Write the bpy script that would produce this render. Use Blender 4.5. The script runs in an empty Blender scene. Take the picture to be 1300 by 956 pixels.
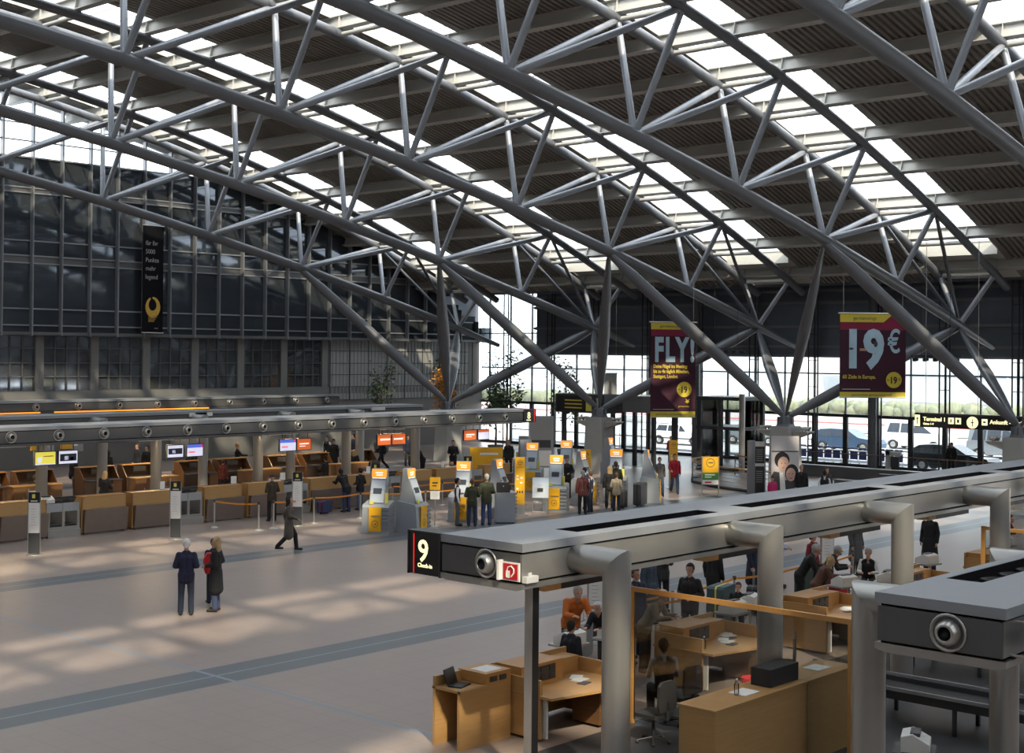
import bpy, bmesh, math, random
from mathutils import Vector, Matrix
random.seed(7)
PI = math.pi
scene = bpy.context.scene
COL = scene.collection

# ------------------------------------------------------------------ camera
H = 6.3
cam_d = bpy.data.cameras.new('camera'); cam = bpy.data.objects.new('camera', cam_d); COL.objects.link(cam)
cam_d.sensor_fit = 'HORIZONTAL'; cam_d.sensor_width = 36.0
FPX = 1757.3
cam_d.lens = FPX / 1300 * 36.0
cam_d.shift_y = -45 / 1300
cam_d.clip_end = 2000
_v1 = Vector((1600, 29, FPX)).normalized(); _v2 = Vector((-1930, -2.5, FPX)).normalized()
_v3 = _v1.cross(_v2).normalized(); _v2 = _v3.cross(_v1).normalized()
_R = Matrix((_v1, _v2, _v3))            # world axes in camera coordinates (right, down, forward)
right, up, back = _R.col[0], -_R.col[1], -_R.col[2]
cam.matrix_world = Matrix(((right[0], up[0], back[0], 0), (right[1], up[1], back[1], 0), (right[2], up[2], back[2], H), (0, 0, 0, 1)))
scene.camera = cam

# ------------------------------------------------------------------ light and exposure
scene.view_settings.view_transform = 'Standard'
scene.view_settings.look = 'None'
scene.view_settings.gamma = 1
scene.view_settings.use_curve_mapping = False
scene.view_settings.exposure = -0.08
world = bpy.data.worlds.new('sky'); scene.world = world; world.use_nodes = True
wn = world.node_tree
wbg = wn.nodes['Background']
wbg.inputs[0].default_value = (0.94, 0.97, 1.0, 1); wbg.inputs[1].default_value = 4.6
sun_d = bpy.data.lights.new('sun', 'SUN'); sun = bpy.data.objects.new('sun', sun_d); COL.objects.link(sun)
sun_d.energy = 9.0; sun_d.angle = math.radians(1.2); sun_d.color = (1.0, 0.82, 0.58)
SUN_DIR = Vector((0.27, 0.483, -0.50)).normalized()
sun.rotation_euler = SUN_DIR.to_track_quat('-Z', 'Y').to_euler()
try:
    scene.cycles.max_bounces = 7; scene.cycles.diffuse_bounces = 4; scene.cycles.glossy_bounces = 3
    scene.cycles.transparent_max_bounces = 12; scene.cycles.sample_clamp_indirect = 6
    scene.cycles.caustics_reflective = False; scene.cycles.caustics_refractive = False
    scene.cycles.use_denoising = True
except Exception:
    pass

# ------------------------------------------------------------------ materials
def mat(name, col, rough=0.6, metal=0.0, var=0.0, scale=6.0, emit=None, estr=0.0, bump=0.0, spec=None):
    m = bpy.data.materials.new(name); m.use_nodes = True
    nt = m.node_tree; b = nt.nodes['Principled BSDF']
    b.inputs['Roughness'].default_value = rough; b.inputs['Metallic'].default_value = metal
    if spec is not None: b.inputs['Specular IOR Level'].default_value = spec
    c = (col[0], col[1], col[2], 1)
    b.inputs['Base Color'].default_value = c
    tc = nt.nodes.new('ShaderNodeTexCoord'); nz = nt.nodes.new('ShaderNodeTexNoise')
    nz.inputs['Scale'].default_value = scale; nz.inputs['Detail'].default_value = 3
    nt.links.new(tc.outputs['Object'], nz.inputs['Vector'])
    v = max(var, 0.04)
    mx = nt.nodes.new('ShaderNodeMix'); mx.data_type = 'RGBA'
    mx.inputs[6].default_value = tuple(max(0, x * (1 - v)) for x in col) + (1,)
    mx.inputs[7].default_value = tuple(min(1, x * (1 + v)) for x in col) + (1,)
    nt.links.new(nz.outputs[0], mx.inputs[0]); nt.links.new(mx.outputs[2], b.inputs['Base Color'])
    if bump > 0:
        bp = nt.nodes.new('ShaderNodeBump'); bp.inputs['Strength'].default_value = bump; bp.inputs['Distance'].default_value = 0.01
        nt.links.new(nz.outputs[0], bp.inputs['Height']); nt.links.new(bp.outputs[0], b.inputs['Normal'])
    if emit:
        b.inputs['Emission Color'].default_value = (*emit, 1); b.inputs['Emission Strength'].default_value = estr
    return m

def wood(name, c1, c2, rough=0.45, axis=0):
    m = bpy.data.materials.new(name); m.use_nodes = True
    nt = m.node_tree; b = nt.nodes['Principled BSDF']; b.inputs['Roughness'].default_value = rough
    tc = nt.nodes.new('ShaderNodeTexCoord'); mp = nt.nodes.new('ShaderNodeMapping')
    mp.inputs['Scale'].default_value = (0.6, 0.6, 9) if axis == 0 else (9, 0.6, 0.6)
    nz = nt.nodes.new('ShaderNodeTexNoise'); nz.inputs['Scale'].default_value = 3; nz.inputs['Detail'].default_value = 4
    mx = nt.nodes.new('ShaderNodeMix'); mx.data_type = 'RGBA'
    mx.inputs[6].default_value = (*c1, 1); mx.inputs[7].default_value = (*c2, 1)
    nt.links.new(tc.outputs['Object'], mp.inputs[0]); nt.links.new(mp.outputs[0], nz.inputs['Vector'])
    nt.links.new(nz.outputs[0], mx.inputs[0]); nt.links.new(mx.outputs[2], b.inputs['Base Color'])
    return m

def glass(name, tint=(0.9, 0.95, 0.97), reflect=0.08, haze=0.0, hcol=(0.9, 0.95, 1)):
    """thin pane: see-through, with a little mirror reflection and an optional milky share"""
    m = bpy.data.materials.new(name); m.use_nodes = True
    nt = m.node_tree; nt.nodes.remove(nt.nodes['Principled BSDF']); out = nt.nodes['Material Output']
    tr = nt.nodes.new('ShaderNodeBsdfTransparent'); tr.inputs[0].default_value = (*tint, 1)
    gl = nt.nodes.new('ShaderNodeBsdfGlossy'); gl.inputs['Roughness'].default_value = 0.03
    fr = nt.nodes.new('ShaderNodeFresnel'); fr.inputs[0].default_value = 1.45
    mth = nt.nodes.new('ShaderNodeMath'); mth.operation = 'MAXIMUM'; mth.inputs[1].default_value = reflect
    nt.links.new(fr.outputs[0], mth.inputs[0])
    mix = nt.nodes.new('ShaderNodeMixShader'); nt.links.new(mth.outputs[0], mix.inputs[0])
    nt.links.new(tr.outputs[0], mix.inputs[1]); nt.links.new(gl.outputs[0], mix.inputs[2])
    last = mix
    if haze > 0:
        tl = nt.nodes.new('ShaderNodeBsdfTranslucent'); tl.inputs[0].default_value = (*hcol, 1)
        m2 = nt.nodes.new('ShaderNodeMixShader'); m2.inputs[0].default_value = haze
        nt.links.new(mix.outputs[0], m2.inputs[1]); nt.links.new(tl.outputs[0], m2.inputs[2]); last = m2
    nt.links.new(last.outputs[0], out.inputs[0])
    return m

M = {}
M['steel'] = mat('painted_steel', (0.145, 0.152, 0.168), 0.42, 0.25, 0.05, 2)
M['steel_light'] = mat('light_painted_steel', (0.26, 0.275, 0.305), 0.4, 0.2, 0.05, 2)
M['beam'] = mat('cream_grey_beam_paint', (0.46, 0.45, 0.42), 0.5, 0.05, 0.05, 2)
M['deck'] = mat('profiled_roof_sheet', (0.24, 0.225, 0.205), 0.6, 0.1, 0.08, 3)
M['reveal'] = mat('skylight_reveal', (0.62, 0.60, 0.54), 0.6)
M['gantry'] = mat('gantry_grey_metal', (0.37, 0.365, 0.35), 0.30, 0.6, 0.05, 1.5)
M['gantry_dark'] = mat('gantry_dark_panel', (0.11, 0.11, 0.112), 0.45, 0.3, 0.05, 1.5)
M['gantry_top'] = mat('gantry_top_sheet', (0.29, 0.305, 0.33), 0.45, 0.3, 0.06, 1.5)
M['alu'] = mat('satin_aluminium', (0.52, 0.51, 0.49), 0.3, 0.8, 0.04)
M['black'] = mat('black_lacquer', (0.012, 0.012, 0.014), 0.4)
M['rubber'] = mat('black_rubber', (0.02, 0.02, 0.022), 0.7)
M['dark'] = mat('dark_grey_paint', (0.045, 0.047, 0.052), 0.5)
M['darkmet'] = mat('dark_metal_frame', (0.06, 0.063, 0.07), 0.4, 0.4)
M['concrete'] = mat('light_concrete', (0.36, 0.36, 0.35), 0.8, 0, 0.08, 2, bump=0.1)
M['wallgrey'] = mat('grey_wall_panel', (0.15, 0.147, 0.14), 0.6, 0, 0.06, 1)
M['wallpanel'] = mat('ribbed_grey_panel', (0.30, 0.30, 0.30), 0.55, 0.1, 0.06, 1)
M['mullion'] = mat('mullion_grey', (0.27, 0.28, 0.30), 0.4, 0.4, 0.04, 3)
M['white'] = mat('white_plastic', (0.72, 0.72, 0.70), 0.5)
M['paper'] = mat('white_paper', (0.8, 0.8, 0.78), 0.8)
M['greyplastic'] = mat('grey_plastic', (0.33, 0.34, 0.35), 0.5)
M['kiosk'] = mat('kiosk_blue_grey', (0.31, 0.335, 0.37), 0.45, 0.2, 0.04)
M['kiosk_light'] = mat('kiosk_light_face', (0.47, 0.53, 0.60), 0.4, 0.2)
M['yellow'] = mat('signal_yellow_panel', (0.80, 0.42, 0.015), 0.45)
M['lemon'] = mat('pale_lemon_plastic', (0.75, 0.68, 0.12), 0.5)
M['red'] = mat('signal_red', (0.50, 0.012, 0.02), 0.5)
M['redtext'] = mat('sign_red_line', (0.8, 0.03, 0.03), 0.5, emit=(0.9, 0.03, 0.02), estr=0.8)
M['signlight'] = mat('lit_sign_cream', (0.9, 0.85, 0.45), 0.5, emit=(1.0, 0.93, 0.50), estr=1.3)
M['signwhite'] = mat('lit_sign_white', (0.9, 0.85, 0.8), 0.5, emit=(1.0, 0.9, 0.8), estr=1.0)
M['orangelit'] = mat('lit_orange_screen', (0.9, 0.3, 0.03), 0.4, emit=(1.0, 0.36, 0.04), estr=1.0)
M['screen_white'] = mat('lit_white_screen', (0.7, 0.7, 0.8), 0.4, emit=(0.75, 0.75, 0.95), estr=0.75)
M['screen_blue'] = mat('lit_blue_screen', (0.1, 0.15, 0.6), 0.4, emit=(0.08, 0.14, 0.65), estr=0.9)
M['screen_yellow'] = mat('lit_yellow_screen', (0.7, 0.65, 0.1), 0.4, emit=(0.72, 0.62, 0.08), estr=0.85)
M['screen_orange'] = mat('lit_dark_orange_screen', (0.6, 0.13, 0.03), 0.4, emit=(0.62, 0.11, 0.02), estr=0.8)
M['screen_dark'] = mat('dark_screen_glass', (0.05, 0.06, 0.08), 0.2)
M['belt'] = mat('orange_barrier_belt', (0.72, 0.27, 0.03), 0.6)
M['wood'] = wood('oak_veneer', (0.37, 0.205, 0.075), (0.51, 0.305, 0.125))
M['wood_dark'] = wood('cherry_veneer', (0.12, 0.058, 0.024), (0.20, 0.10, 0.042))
M['wood_edge'] = wood('orange_beech_edge', (0.40, 0.20, 0.06), (0.52, 0.28, 0.09))
M['taupe'] = mat('brushed_taupe_metal', (0.24, 0.19, 0.165), 0.38, 0.5, 0.08, 5)
M['bcloth'] = mat('matt_black_cloth', (0.006, 0.006, 0.008), 0.95, spec=0.1)
M['purple'] = mat('aubergine_banner_cloth', (0.045, 0.007, 0.022), 0.8)
M['magenta'] = mat('crimson_banner_cloth', (0.22, 0.01, 0.045), 0.7)
M['byellow'] = mat('banner_yellow', (0.68, 0.55, 0.05), 0.6)
M['bblue'] = mat('banner_sky_letter', (0.42, 0.60, 0.72), 0.6, 0, 0.3, 1.2)
M['gold'] = mat('printed_gold', (0.55, 0.33, 0.05), 0.4, 0.3, 0.4, 8)
M['greytext'] = mat('grey_print', (0.30, 0.30, 0.29), 0.6)
M['asphalt'] = mat('pale_paving', (0.42, 0.42, 0.43), 0.8, 0, 0.1, 0.4)  # pale grey paving with slight random tone
M['hedge'] = mat('dusty_green_hedge', (0.19, 0.205, 0.14), 0.9, 0, 0.5, 2.5)
M['leaf'] = mat('dark_green_leaves', (0.035, 0.065, 0.02), 0.7, 0, 0.5, 3)
M['leaf_gold'] = mat('autumn_leaves', (0.50, 0.20, 0.02), 0.7, 0, 0.6, 2)
M['bark'] = mat('bark', (0.06, 0.045, 0.03), 0.9)
M['soil'] = mat('planter_grey', (0.16, 0.15, 0.14), 0.8)
M['far_white'] = mat('far_white_render', (0.70, 0.71, 0.72), 0.8, 0, 0.06, 0.3)
M['far_grey'] = mat('far_grey_render', (0.42, 0.44, 0.47), 0.8, 0, 0.1, 0.3)
M['far_red'] = mat('far_red_rail', (0.65, 0.10, 0.09), 0.6)
M['dkglass'] = mat('smoked_glass', (0.075, 0.088, 0.105), 0.05, 0.6, 0.5, 0.35, spec=0.6)
M['dkpanel'] = mat('blue_black_facade_panel', (0.17, 0.20, 0.25), 0.4, 0.2, 0.4, 0.35)
M['refl'] = mat('mirror_window_glass', (0.30, 0.33, 0.37), 0.06, 0.85, 0.6, 0.7)
M['glass'] = glass('clear_glass')
M['skyglass'] = glass('skylight_glass', (0.86, 0.92, 0.97), 0.05, 0.26, (0.85, 0.92, 1))
M['frosted'] = glass('frosted_fill_glass', (0.9, 0.93, 0.96), 0.05, 0.93, (0.17, 0.175, 0.18))  # for the added out-of-view gable that spreads light from the right
M['smoke'] = glass('counter_glass', (0.78, 0.80, 0.80), 0.06)
M['winglass'] = glass('dark_tinted_pane', (0.55, 0.60, 0.66), 0.12)

def floor_mat():
    m = bpy.data.materials.new('terrazzo_tile_floor'); m.use_nodes = True
    nt = m.node_tree; b = nt.nodes['Principled BSDF']; N = nt.nodes.new; L = nt.links.new
    tc = N('ShaderNodeTexCoord'); sp = N('ShaderNodeSeparateXYZ'); L(tc.outputs['Object'], sp.inputs[0])
    def band(sock, c, w):
        a = N('ShaderNodeMath'); a.operation = 'SUBTRACT'; L(sock, a.inputs[0]); a.inputs[1].default_value = c
        d = N('ShaderNodeMath'); d.operation = 'ABSOLUTE'; L(a.outputs[0], d.inputs[0])
        e = N('ShaderNodeMath'); e.operation = 'LESS_THAN'; L(d.outputs[0], e.inputs[0]); e.inputs[1].default_value = w
        return e.outputs[0]
    def mx(a, c1, c2):
        n = N('ShaderNodeMix'); n.data_type = 'RGBA'
        L(a, n.inputs[0])
        for i, c in ((6, c1), (7, c2)):
            if isinstance(c, tuple): n.inputs[i].default_value = (*c, 1)
            else: L(c, n.inputs[i])
        return n.outputs[2]
    nz = N('ShaderNodeTexNoise'); nz.inputs['Scale'].default_value = 0.35; nz.inputs['Detail'].default_value = 2
    L(tc.outputs['Object'], nz.inputs['Vector'])
    base = mx(nz.outputs[0], (0.262, 0.208, 0.184), (0.325, 0.262, 0.230))
    br = N('ShaderNodeTexBrick'); br.inputs['Scale'].default_value = 1.0; br.inputs['Brick Width'].default_value = 0.6
    br.inputs['Row Height'].default_value = 0.6; br.inputs['Mortar Size'].default_value = 0.004; br.offset = 0
    L(tc.outputs['Object'], br.inputs['Vector'])
    base = mx(br.outputs['Fac'], base, (0.19, 0.155, 0.14))
    gz = N('ShaderNodeTexNoise'); gz.inputs['Scale'].default_value = 1.4; L(tc.outputs['Object'], gz.inputs['Vector'])
    grey = mx(gz.outputs[0], (0.080, 0.094, 0.110), (0.105, 0.122, 0.140))
    for c in (34.45, 22.25, 57.0):
        base = mx(band(sp.outputs[1], c, 0.62), base, grey)
        base = mx(band(sp.outputs[1], c, 0.03), base, (0.22, 0.25, 0.28))
    base = mx(band(sp.outputs[0], 16.0, 0.05), base, (0.20, 0.24, 0.30))
    L(base, b.inputs['Base Color'])
    b.inputs['Roughness'].default_value = 0.36
    b.inputs['Specular IOR Level'].default_value = 0.4
    return m
M['floor'] = floor_mat()

# ------------------------------------------------------------------ mesh helpers
class MB:
    def __init__(s): s.v = []; s.f = []; s.mi = []; s.sm = []
    def add(s, vs, fs, mi=0, sm=False):
        o = len(s.v); s.v += [tuple(v) for v in vs]
        for f in fs: s.f.append(tuple(i + o for i in f)); s.mi.append(mi); s.sm.append(sm)
        return s
    def box(s, x0, x1, y0, y1, z0, z1, mi=0):
        if x0 > x1: x0, x1 = x1, x0
        if y0 > y1: y0, y1 = y1, y0
        if z0 > z1: z0, z1 = z1, z0
        v = [(x, y, z) for z in (z0, z1) for y in (y0, y1) for x in (x0, x1)]
        return s.add(v, [(0, 2, 3, 1), (4, 5, 7, 6), (0, 1, 5, 4), (2, 6, 7, 3), (0, 4, 6, 2), (1, 3, 7, 5)], mi)
    def obox(s, c, ax, half, mi=0):
        """box at c with orthonormal axes ax and half sizes"""
        c = Vector(c); a = [Vector(q) for q in ax]
        v = [c + a[0] * half[0] * i + a[1] * half[1] * j + a[2] * half[2] * k for k in (-1, 1) for j in (-1, 1) for i in (-1, 1)]
        return s.add(v, [(0, 2, 3, 1), (4, 5, 7, 6), (0, 1, 5, 4), (2, 6, 7, 3), (0, 4, 6, 2), (1, 3, 7, 5)], mi)
    def tube(s, p0, p1, r0, r1=None, n=12, mi=0, flat=1.0, side=None, caps=True, mids=None):
        p0, p1 = Vector(p0), Vector(p1); r1 = r0 if r1 is None else r1
        d = (p1 - p0); L = d.length
        if L < 1e-6: return s
        d /= L
        a = Vector(side) if side else (Vector((0, 0, 1)) if abs(d.z) < 0.9 else Vector((1, 0, 0)))
        a = (a - d * a.dot(d)).normalized(); b = d.cross(a)
        st = [(0, r0)] + (mids or []) + [(1, r1)]
        vs = []
        for t, r in st:
            c = p0 + d * L * t
            for i in range(n):
                q = 2 * PI * i / n; vs.append(c + a * r * math.cos(q) + b * r * flat * math.sin(q))
        fs = []
        for k in range(len(st) - 1):
            for i in range(n):
                j = (i + 1) % n; fs.append((k * n + i, k * n + j, (k + 1) * n + j, (k + 1) * n + i))
        s.add(vs, fs, mi, True)
        if caps:
            m = (len(st) - 1) * n
            s.add([vs[i] for i in range(n)], [tuple(reversed(range(n)))], mi)
            s.add([vs[m + i] for i in range(n)], [tuple(range(n))], mi)
        return s
    def path(s, pts, r, n=10, mi=0, closed=False):
        pts = [Vector(p) for p in pts]; vs = []; m = len(pts)
        prev = None
        for k, p in enumerate(pts):
            d = (pts[min(k + 1, m - 1)] - pts[max(k - 1, 0)]).normalized()
            a = Vector((0, 0, 1)) if abs(d.z) < 0.95 else Vector((1, 0, 0))
            if prev is not None: a = prev
            a = (a - d * a.dot(d)).normalized(); b = d.cross(a); prev = a
            rr = r[k] if isinstance(r, (list, tuple)) else r
            for i in range(n):
                q = 2 * PI * i / n; vs.append(p + (a * math.cos(q) + b * math.sin(q)) * rr)
        fs = [(k * n + i, k * n + (i + 1) % n, (k + 1) * n + (i + 1) % n, (k + 1) * n + i) for k in range(m - 1) for i in range(n)]
        s.add(vs, fs, mi, True)
        s.add(vs[:n], [tuple(reversed(range(n)))], mi); s.add(vs[-n:], [tuple(range(n))], mi)
        return s
    def prism(s, poly, axis, a0, a1, mi=0):
        """poly: 2D outline; axis 'x': (y,z), 'y': (x,z), 'z': (x,y)"""
        def P(p, a): return {'x': (a, p[0], p[1]), 'y': (p[0], a, p[1]), 'z': (p[0], p[1], a)}[axis]
        n = len(poly); v = [P(p, a0) for p in poly] + [P(p, a1) for p in poly]
        fs = [tuple(range(n)), tuple(reversed(range(n, 2 * n)))] + [(i, i + n, (i + 1) % n + n, (i + 1) % n) for i in range(n)]
        return s.add(v, fs, mi)
    def lathe(s, prof, o=(0, 0, 0), ax=(0, 0, 1), n=20, mi=0):
        """prof: (radius, height along ax)"""
        o = Vector(o); d = Vector(ax).normalized(); a = Vector((0, 0, 1)) if abs(d.z) < 0.9 else Vector((1, 0, 0))
        a = (a - d * a.dot(d)).normalized(); b = d.cross(a); vs = []
        for r, h in prof:
            for i in range(n):
                q = 2 * PI * i / n; vs.append(o + d * h + (a * math.cos(q) + b * math.sin(q)) * r)
        fs = [(k * n + i, k * n + (i + 1) % n, (k + 1) * n + (i + 1) % n, (k + 1) * n + i) for k in range(len(prof) - 1) for i in range(n)]
        return s.add(vs, fs, mi, True)
    def ball(s, c, r, sc=(1, 1, 1), n=12, m=8, mi=0, rot=None):
        c = Vector(c); vs = []
        for j in range(m + 1):
            t = PI * j / m
            for i in range(n):
                q = 2 * PI * i / n
                p = Vector((math.sin(t) * math.cos(q) * sc[0], math.sin(t) * math.sin(q) * sc[1], math.cos(t) * sc[2])) * r
                if rot: p = rot @ p
                vs.append(c + p)
        fs = [(j * n + i, (j + 1) * n + i, (j + 1) * n + (i + 1) % n, j * n + (i + 1) % n) for j in range(m) for i in range(n)]
        return s.add(vs, fs, mi, True)
    def capsule(s, p0, r0, p1, r1, n=14):
        p0, p1 = Vector(p0), Vector(p1); d = p1 - p0; L = max(d.length, 1e-4); d = d / L if d.length > 1e-5 else Vector((0, 0, 1))
        a = Vector((0, 0, 1)) if abs(d.z) < 0.9 else Vector((1, 0, 0)); a = (a - d * a.dot(d)).normalized(); b = d.cross(a)
        st = [(-r0 * math.cos(t), r0 * math.sin(t)) for t in (0.12, 0.5, 0.95, 1.35)] + [(L + r1 * math.sin(t), r1 * math.cos(t)) for t in (0.2, 0.6, 1.05, 1.45)]
        vs = []
        for h, r in st:
            for i in range(n):
                q = 2 * PI * i / n; vs.append(p0 + d * h + (a * math.cos(q) + b * math.sin(q)) * r)
        fs = [(k * n + i, k * n + (i + 1) % n, (k + 1) * n + (i + 1) % n, (k + 1) * n + i) for k in range(len(st) - 1) for i in range(n)]
        fs.append(tuple(reversed(range(n)))); fs.append(tuple(range((len(st) - 1) * n, len(st) * n)))
        return s.add(vs, fs, 0, True)
    def mesh(s, name, mats):
        me = bpy.data.meshes.new(name); me.from_pydata([tuple(v) for v in s.v], [], s.f)
        for m in mats: me.materials.append(m)
        me.polygons.foreach_set('material_index', s.mi); me.polygons.foreach_set('use_smooth', s.sm)
        me.update(); return me
    def build(s, name, mats, parent=None, org=None, **kw):
        if not isinstance(mats, (list, tuple)): mats = [mats]
        mats = [M[m] if isinstance(m, str) else m for m in mats]
        if org is not None:
            o_ = Vector(org); s.v = [tuple(Vector(v) - o_) for v in s.v]
        o = bpy.data.objects.new(name, s.mesh(name, mats)); COL.objects.link(o)
        if parent: o.parent = parent
        elif org is not None: o.location = org
        tag(o, **kw)
        return o

def tag(o, label=None, cat=None, group=None, kind=None):
    if label: o['label'] = label
    if cat: o['category'] = cat
    if group: o['group'] = group
    if kind: o['kind'] = kind
    return o
def thing(name, label, cat, loc=(0, 0, 0), rz=0, group=None):
    o = bpy.data.objects.new(name, None); COL.objects.link(o); o.empty_display_size = 0.2
    o.location = loc; o.rotation_euler = (0, 0, rz)
    return tag(o, label, cat, group)
def dup(root, loc=None, rz=None, label=None, group=None, scale=None):
    r = root.copy(); COL.objects.link(r)
    if loc is not None: r.location = loc
    if rz is not None: r.rotation_euler = (0, 0, rz)
    if scale is not None: r.scale = scale
    if label: r['label'] = label
    if group: r['group'] = group
    for ch in list(root.children):
        c = ch.copy(); COL.objects.link(c); c.parent = r
        for g in list(ch.children):
            d = g.copy(); COL.objects.link(d); d.parent = c
    return r
def struct(mb, name, mats, org=None): return mb.build(name, mats, None, org, kind='structure')
FONT = None
def text(body, size, m, name, parent, loc, ax, ay, depth=0.004, align='LEFT', sx=1.0, bold=0.0, sp=1.0):
    """flat raised lettering; ax = reading direction, ay = up direction (both in the parent's space)"""
    cu = bpy.data.curves.new(name, 'FONT'); cu.body = body; cu.size = size; cu.extrude = depth; cu.align_x = align
    cu.offset = bold; cu.space_character = sp; cu.resolution_u = 3
    o = bpy.data.objects.new(name + '_c', cu); COL.objects.link(o)
    bpy.context.view_layer.update()
    me = bpy.data.meshes.new_from_object(o.evaluated_get(bpy.context.evaluated_depsgraph_get()))
    bpy.data.objects.remove(o); me.materials.clear(); me.materials.append(M[m] if isinstance(m, str) else m)
    ax, ay = Vector(ax).normalized(), Vector(ay).normalized(); az = ax.cross(ay)
    lo = Vector(loc)
    for v in me.vertices:
        c = v.co.copy(); v.co = lo + ax * c.x * sx + ay * c.y + az * c.z
    t = bpy.data.objects.new(name, me); COL.objects.link(t)
    if parent: t.parent = parent
    return t
# ================================================================== STRUCTURE
S_T = 11.23                                   # truss spacing
TY = [28.8 + S_T * k for k in range(-3, 4)]
XF, YW = 71.0, 67.5                           # glazed front, left wall
XR, YR = -14.0, -10.5                          # rear and right walls
NX = [50.6 + 6.42 * n for n in range(-9, 3)]  # lower nodes
def uz(x): return -4.38732e-3 * x * x + 0.145629 * x + 19.0043
def lz(x):
    if x < 8: return 17.15 - 0.004 * (8 - x) ** 2
    return 1.39577e-5 * x ** 3 - 3.65063e-3 * x * x + 2.82343e-2 * x + 17.1592
XE = 66.3                                     # roof edge

b = MB(); b.box(XR, XF + 0.2, YR, YW + 0.6, -0.3, 0); struct(b, 'floor', 'floor')

def arc(x0, x1, st):
    n = max(1, round((x1 - x0) / st)); return [x0 + (x1 - x0) * i / n for i in range(n + 1)]
# profiled roof sheets between the skylights
b = MB()
edges = []
ys = [YR - 0.3] + [v for t in TY for v in (t - 1.9, t + 1.9)] + [YW + 0.4]
for a, c in zip(ys[0::2], ys[1::2]):
    prof = []; y = a
    while y < c - 0.30:
        prof += [(y, 0.10), (y + 0.09, 0.10), (y + 0.12, 0), (y + 0.24, 0)]; y += 0.28
    prof += [(c, 0.0)]
    xs = arc(XR, XE, 1.6); n = len(prof); vs = []
    for x in xs: vs += [(x, p[0], uz(x) + 0.76 + p[1]) for p in prof]
    fs = [(k * n + i, k * n + i + 1, (k + 1) * n + i + 1, (k + 1) * n + i) for k in range(len(xs) - 1) for i in range(n - 1)]
    b.add(vs, fs)
struct(b, 'ceiling', 'deck')
b = MB(); b.box(XE, XF + 0.3, YR, YW + 0.4, 10.55, 10.8); b.box(XE - 0.1, XE + 0.1, YR, YW + 0.4, uz(XE) + 0.7, 10.8); struct(b, 'trim_1', 'dkpanel')
# skylights: one strip over each truss
for k, t in enumerate(TY):
    xs = arc(XR, XE - 3.0, 1.07)
    b = MB(); vs = []
    for x in xs: vs += [(x, t - 1.9, uz(x) + 1.16), (x, t + 1.9, uz(x) + 1.16)]
    b.add(vs, [(2 * i, 2 * i + 1, 2 * i + 3, 2 * i + 2) for i in range(len(xs) - 1)])
    w = struct(b, 'window_%d' % (k + 1), 'skyglass')
    b = MB()
    for s in (-1, 1):
        for x0, x1 in zip(xs[:-1], xs[1:]):
            y = t + s * 1.9
            v = [(x0, y, uz(x0) + 0.72), (x1, y, uz(x1) + 0.72), (x1, y, uz(x1) + 1.18), (x0, y, uz(x0) + 1.18)]
            v += [(q[0], q[1] + s * 0.05, q[2]) for q in v]
            b.add(v, [(0, 1, 2, 3), (7, 6, 5, 4), (0, 4, 5, 1), (2, 6, 7, 3)])
    for i, x in enumerate(xs):
        r = 0.03
        b.box(x - r, x + r, t - 1.9, t + 1.9, uz(x) + 1.10, uz(x) + 1.15)
    b.box(xs[-1], xs[-1] + 0.1, t - 1.9, t + 1.9, uz(xs[-1]) + 0.5, uz(xs[-1]) + 1.2)
    v = []
    for x in arc(xs[-1], XE, 0.8): v += [(x, t - 1.95, uz(x) + 0.78), (x, t + 1.95, uz(x) + 0.78)]
    b.add(v, [(2 * i, 2 * i + 1, 2 * i + 3, 2 * i + 2) for i in range(len(v) // 2 - 1)])
    b.build('window_frame', 'reveal', w)

# ------------------------------------------------------------------ trusses
SW = [-1.4, 1.4]
tr = thing('roof_truss', 'three-chord grey roof truss on the camera side of the hall', 'roof truss', (0, TY[0], 0), group='tubular trusses under the roof')
b = MB(); xs = arc(XR + 0.5, 67.3, 3.2); b.path([(x, 0, lz(x)) for x in xs], [0.25] * (len(xs) - 2) + [0.22, 0.13], 14); b.build('lower_chord', 'steel', tr)
for s in SW:
    b = MB(); xs = arc(XR + 0.5, 65.6, 1.6); b.path([(x, s, uz(x)) for x in xs], 0.2, 12); b.build('upper_chord', 'steel', tr)
for x in NX:
    L = Vector((x, 0, lz(x)))
    for s in SW:
        b = MB(); b.tube(L, (x + 0.8, s, uz(x + 0.8)), 0.125, n=10); b.build('web_post', 'steel_light', tr)
        if x + 0.8 + 6.42 < 60:
            b = MB(); b.tube(L, (x + 7.22, s, uz(x + 7.22)), 0.125, n=10); b.build('web_diagonal', 'steel_light', tr)
for s in SW:
    b = MB(); b.tube((63.44, 0, lz(63.44)), (57.82, s, uz(57.82)), 0.09, n=8); b.build('web_diagonal', 'steel', tr)
x = 51.4 - 3.21 * 18
while x < 65:
    if x > XR:
        b = MB(); b.tube((x, -1.4, uz(x)), (x, 1.4, uz(x)), 0.10, n=8); b.build('cross_tube', 'beam', tr)
    x += 3.21
tlab = {1: 'grey tubular roof truss over check-in gantry 10, beside the camera', 2: 'grey tubular roof truss crossing the top right corner of the hall', 3: 'grey tubular roof truss whose lower end meets the pylon left of the 19 banner',
        4: 'grey tubular roof truss passing above the middle of the hall down to the FLY banner', 5: 'grey tubular roof truss ending above the pylon behind check-in gantry 8',
        6: 'grey tubular roof truss closest to the dark glazed left wall'}
for k in range(1, 7): dup(tr, (0, TY[k], 0), label=tlab[k])

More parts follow.
